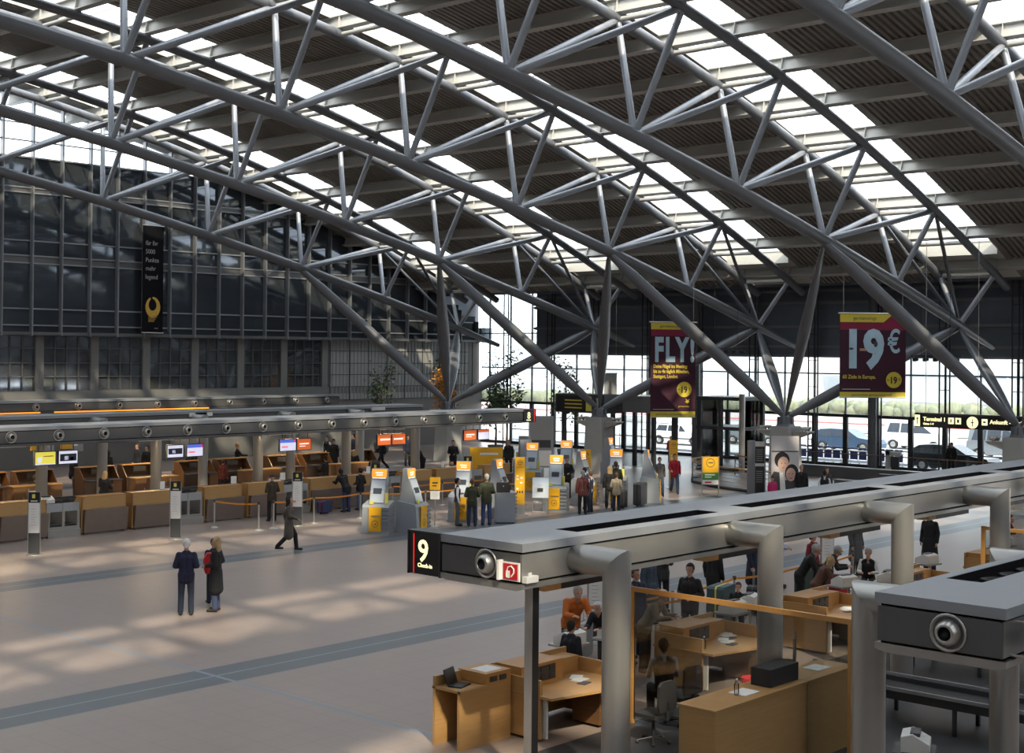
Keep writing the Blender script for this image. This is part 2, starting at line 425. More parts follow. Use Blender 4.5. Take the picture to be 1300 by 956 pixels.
# purlins: welded I-beams over the trusses
x = 51.4 - 3.21 * 20; first = None; k = 0
while x < 66:
    if x > XR + 0.5:
        if first is None:
            b = MB(); y0, y1 = YR - 0.2, YW + 0.2
            b.box(-0.15, 0.15, y0, y1, 0.0, 0.04); b.box(-0.15, 0.15, y0, y1, 0.50, 0.54); b.box(-0.015, 0.015, y0, y1, 0.04, 0.50)
            for t in TY:
                for s in SW: b.box(-0.14, 0.14, t + s - 0.012, t + s + 0.012, 0.04, 0.50); b.box(-0.1, 0.1, t + s - 0.1, t + s + 0.1, -0.1, 0.0)
            first = b.build('roof_beam', 'beam', None, label='cream-grey steel I-beam running across all the roof trusses', cat='roof beam', group='I-beams under the profiled roof')
            o = first
        else:
            o = first.copy(); COL.objects.link(o)
        sl = -2 * 4.38732e-3 * x + 0.145629
        o.location = (x, 0, uz(x) + 0.22); o.rotation_euler = (0, -math.atan(sl), 0)
        k += 1
    x += 3.21

# ------------------------------------------------------------------ pylons
XP, ZP = 57.0, 2.95
PY = [TY[3] - S_T / 2 + S_T * i for i in range(0, 4)]
py = thing('roof_pylon', 'squat concrete pylon with four grey struts at the right end of the row', 'pylon', (XP, PY[0], 0), group='concrete pylons carrying the roof trusses')
b = MB()
def taper(b, w0, w1, z0, z1, ch=0.06):
    def ring(w, z):
        h = w / 2; c = ch
        return [(-h + c, -h, z), (h - c, -h, z), (h, -h + c, z), (h, h - c, z), (h - c, h, z), (-h + c, h, z), (-h, h - c, z), (-h, -h + c, z)]
    v = ring(w0, z0) + ring(w1, z1)
    b.add(v, [tuple(reversed(range(8))), tuple(range(8, 16))] + [(i, (i + 1) % 8, (i + 1) % 8 + 8, i + 8) for i in range(8)])
taper(b, 1.22, 1.08, 0, ZP); b.build('concrete_column', 'concrete', py)
b = MB(); taper(b, 0.72, 0.66, ZP, ZP + 0.12, 0.1); b.lathe([(0.34, 0.12), (0.30, 0.3), (0.24, 0.5), (0.0, 0.62)], (0, 0, ZP), n=16)
for q in range(8):
    a = q * PI / 4; b.obox((0.3 * math.cos(a), 0.3 * math.sin(a), ZP + 0.27), [(math.cos(a), math.sin(a), 0), (-math.sin(a), math.cos(a), 0), (0, 0, 1)], (0.1, 0.02, 0.16))
b.build('steel_node', 'steel', py)
for sy in (-1, 1):
    for tx in (50.6, 63.44):
        T = Vector((tx - XP, sy * S_T / 2, lz(tx) - 0.1)); P = Vector((0, 0, ZP + 0.38)); d = (T - P).normalized()
        b = MB()
        plate = (sy < 0 and tx < XP) or (tx > XP and sy > 0)
        if plate: b.tube(P + d * 0.25, T, 0.10, 0.12, n=12, mids=[(0.12, 0.2), (0.3, 0.34), (0.5, 0.42), (0.75, 0.32), (0.95, 0.16)], flat=0.5, side=(1, 0.2, 0))
        else: b.tube(P + d * 0.25, T, 0.12, 0.15, n=14, mids=[(0.05, 0.17), (0.16, 0.26), (0.5, 0.30), (0.86, 0.27), (0.95, 0.18)])
        b.build('strut', 'steel', py)
for sx, sy in ((0, -1), (0, 1)):
    c = Vector((sx, sy, 0)); t_ = Vector((-sy, sx, 0)); base = c * 0.58
    b = MB()
    for e in (-0.26, 0.26):
        p = [base + t_ * e + Vector((0, 0, z)) for z in (ZP - 0.55, ZP - 0.25)] + [base + c * 0.75 + t_ * e + Vector((0, 0, ZP - 0.22)), base + c * 0.75 + t_ * e + Vector((0, 0, ZP - 0.3))]
        q = [v + t_ * 0.03 for v in p]; b.add(p + q, [(0, 1, 2, 3), (7, 6, 5, 4), (0, 4, 5, 1), (1, 5, 6, 2), (2, 6, 7, 3), (3, 7, 4, 0)])
    b.obox(base + c * 0.42 + Vector((0, 0, ZP - 0.22)), [c, t_, (0, 0, 1)], (0.36, 0.36, 0.02))
    fl = b.build('floodlight_bracket', 'beam', py)
    for e in (-0.28, 0, 0.28):
        b = MB(); o_ = base + c * 0.5 + t_ * e + Vector((0, 0, ZP - 0.2))
        b.lathe([(0.03, 0), (0.05, 0.04), (0.12, 0.10), (0.13, 0.20), (0.11, 0.19), (0.0, 0.10)], o_, n=12); b.build('lamp_head', 'alu', fl)
plab = ['', 'squat concrete pylon with grey struts, between the elevator and the parked cars', 'squat concrete pylon with grey struts behind the self check-in kiosks', 'squat concrete pylon with grey struts, mostly hidden behind gantry 8 beside the trees']
for i in range(1, 4): dup(py, (XP, PY[i], 0), label=plab[i])

# ------------------------------------------------------------------ left wall
b = MB(); b.box(XR, XF, YW, YW + 0.35, 0, 3.6); b.box(XR, XF, YW - 0.05, YW + 0.35, 3.6, 4.03)
px0 = 37.15
pier = [px0 + 3.24 * k for k in range(-16, 7)]
for x in pier: b.box(x - 0.24, x + 0.24, YW - 0.06, YW + 0.35, 4.03, 7.0)
b.box(XR, XF, YW + 0.25, YW + 0.35, 4.03, 7.0)
struct(b, 'wall_left', 'wallgrey')
b = MB(); b.box(XR, XF, YW - 0.55, YW + 0.35, 7.0, 7.16); struct(b, 'trim_2', 'gantry_dark')
# ribbed closed panel at the right end of the lower wall
b = MB(); b.box(56.95, XF - 1.5, YW - 0.04, YW + 0.2, 3.2, 7.0)
x = 57.2
while x < XF - 1.6:
    b.box(x, x + 0.05, YW - 0.075, YW - 0.03, 3.2, 7.0); x += 0.30
struct(b, 'wall_left_panel', 'wallpanel')
b = MB()
for x in [57 + 1.62 * i for i in range(9)]: b.box(x - 0.02, x + 0.02, YW - 0.09, YW - 0.03, 3.2, 7.0)
for z in (3.2, 4.03, 4.8, 5.53, 6.31): b.box(56.95, XF - 1.5, YW - 0.09, YW - 0.03, z - 0.02, z + 0.02)
struct(b, 'trim_3', 'dark')
wn_i = 10
for x0, x1 in zip(pier[:-1], pier[1:]):
    if x1 < 14: continue
    a, c = x0 + 0.24, x1 - 0.24
    b = MB(); b.box(a, c, YW + 0.10, YW + 0.12, 4.03, 7.0); w = struct(b, 'window_%d' % wn_i, 'refl'); wn_i += 1
    b = MB()
    for i in range(0, 5):
        x = a + (c - a) * i / 4; b.box(x - 0.022, x + 0.022, YW + 0.0, YW + 0.14, 4.03, 7.0)
    for z in (4.05, 4.8, 5.53, 6.31, 6.98): b.box(a, c, YW + 0.0, YW + 0.14, z - 0.022, z + 0.022)
    b.build('window_frame', 'gantry_dark', w)
# upper glazing in storeys
lev = [(7.16, 8.37), (8.37, 10.75), (11.13, 11.91), (11.91, 14.41), (14.67, 16.21)]
YG = YW - 0.30
for a, c in lev:
    b = MB()
    x = 36.44 - 1.678 * 30
    while x < XF - 0.3:
        ztop = min(c, uz(x + 0.8) + 0.7)
        if ztop > a + 0.1 and x > XR: b.box(x + 0.05, x + 1.63, YG, YG + 0.02, a, ztop)
        x += 1.678
    w = struct(b, 'window_%d' % wn_i, 'dkglass'); wn_i += 1
b = MB(); x = 36.44 - 1.678 * 30
while x < XF - 0.3:
    x1 = x + 1.63
    if uz(x1) + 0.7 > 16.3 and x > XR: b.add([(x + 0.05, YG, 16.3), (x1, YG, 16.3), (x1, YG, uz(x1) + 0.75), (x + 0.05, YG, uz(x + 0.05) + 0.75)], [(0, 1, 2, 3)])
    x += 1.678
struct(b, 'window_%d' % wn_i, 'glass'); wn_i += 1
b = MB()
for z0, z1 in ((10.75, 11.13), (14.41, 14.67), (16.21, 16.3)):
    xe = 70.5
    while uz(xe) + 0.7 < z1: xe -= 0.5
    b.box(XR, xe, YG - 0.02, YG + 0.06, z0, z1)
struct(b, 'wall_left_spandrel', 'gantry_dark')
# rooms and slabs behind the glass
b = MB()
b.box(XR, XF, YW + 0.36, YW + 0.5, 7.16, 16.2)
b.box(XR, XF, YW + 0.3, YW + 3.0, 16.15, 16.3)
struct(b, 'wall_left_backing', 'dkpanel')
ti = 4
for z in (7.51, 8.37, 10.75, 11.13, 11.91, 14.41, 14.67, 16.25, 17.1, 18.0):
    xe = 70.5
    while uz(xe) + 0.6 < z: xe -= 0.4
    b = MB(); b.box(XR, xe, YG - 0.07, YG - 0.0, z - 0.035, z + 0.035); struct(b, 'trim_%d' % ti, 'mullion'); ti += 1
x = 36.44 - 1.678 * 22
while x < XF - 0.5:
    b = MB(); b.box(x - 0.045, x + 0.045, YG - 0.26, YG + 0.02, 6.95, uz(x) + 0.74)
    b.box(x - 0.02, x + 0.02, YG - 0.30, YG - 0.26, 6.95, uz(x) + 0.74)
    struct(b, 'trim_%d' % ti, 'mullion'); ti += 1
    x += 1.678

# ------------------------------------------------------------------ glazed front (towards the kerb)
b = MB()
b.box(XF - 0.1, XF + 0.25, YR, 62.3, 6.2, 10.6)
for z in (6.8, 7.96, 9.35, 10.04):
    b.box(XF - 0.3, XF - 0.1, YR, 62.3, z - 0.10, z + 0.10)
struct(b, 'wall_front_upper', 'dkpanel')
for z in (6.25, 6.8, 7.96, 9.35, 10.04):
    b = MB(); b.box(XF - 0.42, XF - 0.32, YR, 62.3, z - 0.07, z + 0.07); struct(b, 'trim_%d' % ti, 'steel_light'); ti += 1
b = MB(); b.box(XF - 0.08, XF + 0.1, YR, YW, 2.80, 2.98); struct(b, 'trim_%d' % ti, 'darkmet'); ti += 1
b = MB(); b.box(XF - 0.05, XF + 0.05, YR, YW, 5.22, 5.30); struct(b, 'trim_%d' % ti, 'darkmet'); ti += 1
b = MB(); b.box(XF - 0.05, XF + 0.05, 62.3, YW, 7.6, 7.68); struct(b, 'trim_%d' % ti, 'darkmet'); ti += 1
b = MB(); b.box(XF - 0.1, XF + 0.12, YR, YW, 0, 0.18); struct(b, 'baseboard_front', 'darkmet')
yy = 44.9 + 3.97 * 5.5; y = YR + 0.5
ys = []
y = 44.9
while y < YW: ys.append(y); y += 1.985
y = 44.9 - 1.985
while y > YR: ys.append(y); y -= 1.985
ys.sort()
for y in ys:
    zt = 6.2 if y < 62.3 else 10.6
    b = MB(); b.box(XF - 0.06, XF + 0.06, y - 0.035, y + 0.035, 2.98, zt); struct(b, 'trim_%d' % ti, 'darkmet'); ti += 1
for i, y in enumerate(ys):
    if round((y - 44.9) / 1.985) % 2 == 0:
        b = MB()
        for d in (-0.02, 0.3, 0.52): b.tube((XF - 0.7 + 0.1 * (d > 0.1), y - d, 0), (XF - 0.7 + 0.1 * (d > 0.1), y - d, 10.5), 0.045, n=8)
        for z in (1.5, 3.0, 4.5, 6.0, 7.5, 9.0): b.box(XF - 0.7, XF - 0.6, y - 0.52, y + 0.02, z - 0.02, z + 0.02)
        struct(b, 'trim_%d' % ti, 'darkmet'); ti += 1
for y in (48.4, 36.66, 24.9):
    b = MB(); b.tube((XF - 1.2, y, 0), (XF - 1.2, y, 10.55), 0.24, n=16); struct(b, 'trim_%d' % ti, 'steel'); ti += 1
for a, c, y0, y1 in ((2.98, 6.2, YR, YW), (6.2, 10.6, 62.3, YW)):
    b = MB(); b.box(XF - 0.01, XF + 0.01, y0, y1, a, c); struct(b, 'window_%d' % wn_i, 'glass'); wn_i += 1
dp = [y for y in ys if y < 66]
for i, (y0, y1) in enumerate(zip(dp[:-1], dp[1:])):
    if y0 < 15: continue
    b = MB(); b.box(XF - 0.01, XF + 0.01, y0 + 0.1, y1 - 0.1, 0.18, 2.8); d = struct(b, 'door_%d' % (i + 1), 'glass')
    b = MB()
    for y in (y0, y1): b.box(XF - 0.08, XF + 0.08, y + (0.0 if y == y0 else -0.14), y + (0.14 if y == y0 else 0.0), 0.1, 2.8)
    b.box(XF - 0.03, XF + 0.03, y0 + 0.1, y1 - 0.1, 1.0, 1.06)
    b.build('door_frame', 'darkmet', d)
# closed walls behind and right of the camera
b = MB(); b.box(XR - 0.3, XR, YR - 0.3, YW + 0.6, 0, 19); struct(b, 'wall_rear', 'wallgrey')
b = MB(); b.box(XR - 0.3, XF + 0.3, YR - 0.3, YR, 0, 7.0); b.box(XR - 0.3, XR + 1, YR - 0.3, YR, 7, 16); struct(b, 'wall_right', 'wallgrey')
b = MB(); xs_ = arc(XR + 1, 66, 2.0)
for x0, x1 in zip(xs_[:-1], xs_[1:]): b.add([(x0, YR - .1, 7.0), (x1, YR - .1, 7.0), (x1, YR - .1, uz(x1) + 0.8), (x0, YR - .1, uz(x0) + 0.8)], [(0, 1, 2, 3)])
struct(b, 'window_200', 'frosted')  # unseen milky gable glazing, added to bring light from the right
for i, x in enumerate(arc(XR + 1, 66, 3.3)):
    b = MB(); b.box(x - .05, x + .05, YR - .1, YR + .15, 7, uz(x) + .75); struct(b, 'trim_%d' % (300 + i), 'mullion')
b = MB()
for x in arc(XR, XF - 5.5, 2)[:-1]:
    z = uz(x) + 0.9; z2 = uz(x + 2) + 0.9
    b.add([(x, YW + 0.38, 16.3), (x + 2, YW + 0.38, 16.3), (x + 2, YW + 0.38, 16.2), (x, YW + 0.38, 16.2)], [(0, 1, 2, 3)])

# ------------------------------------------------------------------ wall banner on the left wall
wb = thing('wall_banner', 'tall black banner with a gold ring hanging on the dark glazed left wall', 'banner', (43.55, YG - 0.42, 7.2))
b = MB(); b.box(-0.66, 0.66, -0.02, 0.02, 0.05, 6.0); b.build('cloth', 'bcloth', wb)
b = MB(); b.tube((-0.7, 0, 0.03), (0.7, 0, 0.03), 0.03); b.tube((-0.7, 0, 6.0), (0.7, 0, 6.0), 0.03); b.build('banner_rod', 'alu', wb)
for i, s in enumerate(['f\u00fcr Ihr', '5000', 'Punkte', 'mehr', 'legend']):
    text(s, 0.36, 'greytext', 'lettering', wb, (-0.5, -0.03, 4.9 - 0.47 * i), (1, 0, 0), (0, 0, 1), sx=0.85)
b = MB()
for k in range(26):                      # open gold ring, thick at the left
    a0 = math.radians(110 + k * 13.2); a1 = math.radians(110 + (k + 1) * 13.2)
    w0 = 0.08 + 0.26 * math.sin(PI * k / 26); w1 = 0.08 + 0.26 * math.sin(PI * (k + 1) / 26)
    R0 = 0.5
    v = []
    for a, w in ((a0, w0), (a1, w1)):
        for rr in (R0 - w, R0):
            v.append((rr * math.cos(a) * 0.95, -0.03, 1.45 + rr * math.sin(a) * 1.15))
    b.add(v, [(0, 1, 3, 2)])
for i in range(5): b.box(-0.28, 0.28 - 0.05 * i, -0.03, -0.025, 0.92 - 0.07 * i, 0.95 - 0.07 * i)
b.build('gold_ring', 'gold', wb)
text('www', 0.12, 'greytext', 'lettering', wb, (0.1, -0.03, 0.25), (1, 0, 0), (0, 0, 1))
# ================================================================== PEOPLE
def remeshed(mb, name, voxel, smooth=2, dec=None):
    me = mb.mesh(name, []); o = bpy.data.objects.new(name, me); COL.objects.link(o)
    r = o.modifiers.new('r', 'REMESH'); r.mode = 'VOXEL'; r.voxel_size = voxel; r.use_smooth_shade = True
    s = o.modifiers.new('s', 'SMOOTH'); s.factor = 0.5; s.iterations = smooth
    if dec: d = o.modifiers.new('d', 'DECIMATE'); d.ratio = dec
    bpy.context.view_layer.update()
    res = bpy.data.meshes.new_from_object(o.evaluated_get(bpy.context.evaluated_depsgraph_get()))
    res.name = name; bpy.data.objects.remove(o); bpy.data.meshes.remove(me)
    for p in res.polygons: p.use_smooth = True
    res.materials.clear(); res.materials.append(None)
    return res

def V(*a): return Vector(a)
def pose_def(kind):
    """joints in metres for a 1.75 m figure facing +x (left = +y)"""
    P = dict(hip=V(0, 0, .93), chest=V(0, 0, 1.28), neck=V(0, 0, 1.47), head=V(.02, 0, 1.62))
    def legs(l, r): P['legL'], P['legR'] = l, r
    def arms(l, r): P['armL'], P['armR'] = l, r
    st = lambda s: [V(0, s * .095, .90), V(.015, s * .11, .49), V(-.01, s * .12, .09)]
    legs(st(1), st(-1))
    ar = lambda s: [V(0, s * .172, 1.39), V(-.02, s * .235, 1.13), V(.05, s * .24, .88)]
    arms(ar(1), ar(-1))
    if kind == 'hold':       # forearms forward, holding something at the waist
        f = lambda s: [V(0, s * .172, 1.39), V(-.04, s * .25, 1.14), V(.19, s * .15, 1.09)]; arms(f(1), f(-1))
    if kind == 'bagside':    # one hand on a strap
        arms([V(0, .172, 1.39), V(-.03, .25, 1.14), V(.17, .10, 1.18)], ar(-1))
    if kind == 'walk':
        legs([V(0, .09, .90), V(.20, .10, .52), V(.24, .10, .11)], [V(0, -.09, .90), V(-.06, -.10, .48), V(-.36, -.10, .17)])
        arms([V(0, .172, 1.39), V(-.14, .24, 1.15), V(-.10, .25, .90)], [V(0, -.172, 1.39), V(.05, -.24, 1.14), V(.26, -.20, 1.06)])
        P['chest'] = V(.02, 0, 1.28)
    if kind == 'lean':       # leaning forward over a counter
        P.update(hip=V(-.12, 0, .92), chest=V(.08, 0, 1.22), neck=V(.18, 0, 1.38), head=V(.27, 0, 1.50))
        l = lambda s: [V(-.12, s * .095, .89), V(-.10, s * .11, .48), V(-.12, s * .12, .09)]; legs(l(1), l(-1))
        f = lambda s: [V(.14, s * .18, 1.33), V(.24, s * .24, 1.10), V(.46, s * .16, 1.12)]; arms(f(1), f(-1))
    if kind == 'sit':
        P.update(hip=V(-.05, 0, .55), chest=V(-.02, 0, .90), neck=V(.02, 0, 1.10), head=V(.06, 0, 1.25))
        l = lambda s: [V(-.05, s * .10, .54), V(.38, s * .13, .52), V(.36, s * .13, .10)]; legs(l(1), l(-1))
        f = lambda s: [V(.0, s * .18, 1.04), V(.08, s * .24, .78), V(.33, s * .14, .80)]; arms(f(1), f(-1))
    if kind == 'point':
        arms(ar(1), [V(0, -.172, 1.39), V(.15, -.22, 1.22), V(.40, -.16, 1.20)])
    return P

def limb(b, pts, rs):
    for i in range(len(pts) - 1): b.capsule(pts[i], rs[i], pts[i + 1], rs[i + 1])
def hand(b, el, wr, s):
    d = (wr - el).normalized()
    side = d.cross(V(0, 0, 1)); side = side.normalized() if side.length > .1 else V(0, 1, 0)
    if abs(d.z) > .8: side = V(1, 0, 0)
    nrm = d.cross(side).normalized()
    pc = wr + d * .05
    b.capsule(wr, .026, wr + d * .03, .028)
    for k in (-1, 0, 1): b.capsule(wr + side * .014 * k, .019, wr + d * .085 + side * .02 * k, .015)
    curl = V(0, 0, -1) if abs(d.z) < .8 else nrm * s
    for k, L in enumerate((.062, .074, .07, .052)):
        o = wr + d * .088 + side * (.031 - .0207 * k)
        m = o + d * L * .5 + curl * .006; e = m + (d * .6 + curl * .8).normalized() * L * .45
        b.capsule(o, .0098, m, .0092, n=8); b.capsule(m, .0092, e, .0082, n=8)
    o = wr + d * .03 + side * .03
    m = o + (d * .5 + side * .8).normalized() * .038; e = m + (d * .9 + side * .25 + curl * .3).normalized() * .032
    b.capsule(o, .0125, m, .0108, n=8); b.capsule(m, .0108, e, .009, n=8)

def torso(b, P, k=0.0, waist=0.0):
    h, c, n = P['hip'], P['chest'], P['neck']
    up = (n - h).normalized()
    mid = (h + c) / 2
    for s in (-1, 1):
        b.capsule(h + V(0, s * .075, -.02), .100 + k, mid + V(0, s * .055, 0), .088 + k + waist)
        b.capsule(mid + V(0, s * .055, 0), .088 + k + waist, c + V(0, s * .075, .02), .105 + k)
        a = P['armL' if s > 0 else 'armR'][0]
        b.capsule(c + V(0, s * .075, .03), .10 + k, a + V(0, -s * .04, -.03), .056 + k)
        b.capsule(a + V(0, -s * .045, -.025), .050 + k * .8, n + V(0, s * .02, -.02), .05 + k * .5)

LIB = {}
def parts_for(kind):
    if kind in LIB: return LIB[kind]
    P = pose_def(kind); D = {}
    hd = P['head']; nk = P['neck']; tilt = (hd - nk).normalized()
    # --- body, one continuous surface
    b = MB(); torso(b, P, -.012)
    b.capsule(nk + V(0, 0, -.04), .058, hd + V(-.02, 0, -.06), .05)
    b.ball(hd + V(-.012, 0, .03), .098, (.98, .78, 1.05), 18, 12)
    b.capsule(hd + V(.028, 0, -.03), .058, hd + V(.045, 0, -.068), .036)
    b.capsule(hd + V(.084, 0, .018), .009, hd + V(.100, 0, -.016), .014, n=8)
    b.capsule(hd + V(.074, -.016, -.048), .0085, hd + V(.074, .016, -.048), .0085, n=8)
    for s in (-1, 1):
        b.capsule(hd + V(-.005, s * .074, .015), .016, hd + V(-.008, s * .076, -.018), .010, n=8)
        b.capsule(hd + V(.066, s * .012, .034), .012, hd + V(.058, s * .045, .034), .010, n=8)
        L = P['legL' if s > 0 else 'legR']; limb(b, L, (.085, .056, .038))
        ft = L[2] + V(0, 0, -.045); b.capsule(L[2], .04, ft + V(.0, 0, 0), .038); b.capsule(ft, .036, ft + V(.15, 0, -.012), .026)
        A = P['armL' if s > 0 else 'armR']; limb(b, A, (.048, .038, .027)); hand(b, A[1], A[2], s)
    D['body'] = remeshed(b, 'body', .0072, 1)
    # --- eyes
    b = MB()
    for s in (-1, 1): b.ball(hd + V(.073, s * .031, .014), .0105, (1, 1.2, .7), 8, 6)
    D['eyes'] = b.mesh('eyes', [None])
    # --- tops
    def top(k, sleeve, hem, coat=0):
        b = MB(); torso(b, P, k)
        for s in (-1, 1):
            A = P['armL' if s > 0 else 'armR']
            if sleeve: limb(b, A, (.052 + k, .044 + k * .8, .036 + k * .6))
            h = P['hip']
            if kind == 'sit' and coat:
                K = P['legL' if s > 0 else 'legR']; b.capsule(h + V(0, s * .08, -.02), .12 + k, K[1] * .6 + K[0] * .4, .10 + k)
            else:
                e = (.10 if k > .01 else .02) + .30 * coat
                b.capsule(h + V(0, s * .07, 0), .108 + k, h + V(.0, s * (.07 + .02 * coat), -e), .10 + k + .035 * coat)
                b.capsule(h + V(0, 0, 0), .108 + k, h + V(0, 0, -e), .10 + k + .035 * coat)
        b.capsule(nk + V(-.01, 0, -.05), .062, nk + V(-.005, 0, .0), .056)
        return remeshed(b, 'top', .012, 3)
    D['jacket'] = top(.022, True, 0); D['coat'] = top(.026, True, 0, 1) if kind in ('stand', 'hold', 'walk', 'bagside') else D['jacket']
    D['shirt'] = top(.004, True, 0)
    b = MB(); torso(b, P, .014)
    for s in (-1, 1): b.capsule(P['hip'] + V(0, s * .07, 0), .102, P['hip'] + V(0, s * .07, -.06), .098)
    D['vest'] = remeshed(b, 'vest', .012, 3)
    # --- trousers
    b = MB(); h = P['hip']
    for s in (-1, 1):
        L = P['legL' if s > 0 else 'legR']
        b.capsule(h + V(0, s * .07, .02), .105, L[0] + V(0, 0, -.03), .098)
        limb(b, [L[0], L[1], L[2] + (L[1] - L[2]).normalized() * .01], (.098, .075, .068))
    b.capsule(h + V(0, -.06, .02), .10, h + V(0, .06, .02), .10)
    D['trousers'] = remeshed(b, 'trousers', .012, 3)
    # --- shoes
    b = MB()
    for s in (-1, 1):
        L = P['legL' if s > 0 else 'legR']; ft = L[2] + V(-.03, 0, -.045)
        if ft.z < .045: ft.z = .045
        b.capsule(ft, .045, ft + V(.20, 0, -.008), .036)
        b.capsule(L[2] + V(0, 0, 0), .05, ft + V(.02, 0, 0), .045)
    D['shoes'] = remeshed(b, 'shoes', .010, 2)
    # --- hair
    c = hd + V(-.012, 0, .03)
    def hair(long_):
        b = MB(); b.ball(c + V(-.016, 0, .016), .106, (1, .86, 1.04), 16, 10)
        b.capsule(c + V(-.05, 0, 0), .075, c + V(-.06, 0, -.06), .055)
        if long_:
            for s in (-1, 0, 1): b.capsule(c + V(-.045 - .01 * (s == 0), s * .055, .0), .06, c + V(-.065, s * .06, -.20), .045)
            for s in (-1, 1): b.capsule(c + V(.02, s * .066, .03), .032, c + V(.01, s * .078, -.12), .026)
        m = remeshed(b, 'hair', .010, 2)
        # keep the face free
        for v in m.vertices:
            q = v.co - c
            if q.x > .035 and q.z < .052: v.co.x -= (q.x - .035) + .02
        return m
    D['short'] = hair(False); D['long'] = hair(True)
    b = MB(); b.ball(c + V(-.008, 0, .035), .105, (1, .88, .72), 16, 10); b.capsule(c + V(.08, -.03, .04), .016, c + V(.14, -.02, .025), .012); b.capsule(c + V(.08, .03, .04), .016, c + V(.14, .02, .025), .012)
    D['cap'] = remeshed(b, 'cap', .010, 2)
    LIB[kind] = D
    return D

CL = {}
def cloth(col):
    k = tuple(col)
    if k not in CL: CL[k] = mat('cloth_%d' % len(CL), col, 0.85, 0, 0.15, 30)
    return CL[k]
SKIN = mat('skin', (0.48, 0.27, 0.19), 0.6); EYE = mat('eye_dark', (0.02, 0.015, 0.012), 0.3)
HAIRC = dict(black=(.012, .010, .009), brown=(.07, .04, .022), blond=(.38, .26, .13), grey=(.32, .31, .30), white=(.62, .61, .60), tan=(.50, .42, .30))
def person(label, x, y, face, pose='stand', top='jacket', tc=(.02, .02, .025), bc=(.02, .025, .04), hair='brown', hs='short', h=1.75, z=0.0, shirt=None, group=None, rz=None):
    """face: heading in degrees (0 = +x, 90 = +y)"""
    D = parts_for(pose)
    root = thing('person', label, 'person', (x, y, z), math.radians(face), group)
    root.scale = (h / 1.75,) * 3
    def put(name, mesh, m):
        o = bpy.data.objects.new(name, mesh); COL.objects.link(o); o.parent = root
        o.material_slots[0].link = 'OBJECT'; o.material_slots[0].material = m
        return o
    bd = put('body', D['body'], SKIN); put('eyes', D['eyes'], EYE)
    if top == 'vest':
        put('shirt', D['shirt'], cloth(shirt or (.6, .6, .62))); put('vest', D['vest'], cloth(tc))
    else: put(top, D[top], cloth(tc))
    put('trousers', D['trousers'], cloth(bc)); put('shoes', D['shoes'], cloth((.03, .025, .02)))
    if hs == 'cap': put('cap', D['cap'], cloth(HAIRC[hair]))
    elif hs != 'bald': put('hair', D[hs], cloth(HAIRC[hair]))
    return root
# ================================================================== GANTRIES
def miter_pipe(b, x, y0, yc, zc, z1, r, n=18):
    s = 1 if yc > y0 else -1
    A, B, C = [], [], []
    for i in range(n):
        q = 2 * PI * i / n; u, w = r * math.cos(q), r * math.sin(q)
        A.append((x + u, y0, zc + w)); B.append((x + u, yc + s * w, zc + w)); C.append((x + u, yc + s * w, z1))
    for P, Q in ((A, B), (B, C)):
        b.add(P + Q, [(i, (i + 1) % n, (i + 1) % n + n, i + n) for i in range(n)], 0, True)
def nozzle(name, parent, c, nrm, R=0.20):
    b = MB(); d = Vector(nrm)
    b.lathe([(R, 0.0), (R * 1.02, 0.02), (R * 0.93, 0.025), (R * 0.86, -0.0), (R * 0.72, -0.03)], c, d, 20, 0)
    b.lathe([(R * 0.70, -0.03), (R * 0.68, 0.04), (R * 0.55, 0.10), (R * 0.40, 0.125), (R * 0.37, 0.11)], c, d, 20, 0)
    b.lathe([(R * 0.37, 0.11), (R * 0.33, 0.03), (0.0, 0.02)], c, d, 20, 1)
    return b.build(name, ['alu', 'black'], parent)
ZT, ZB = 3.61, 2.94
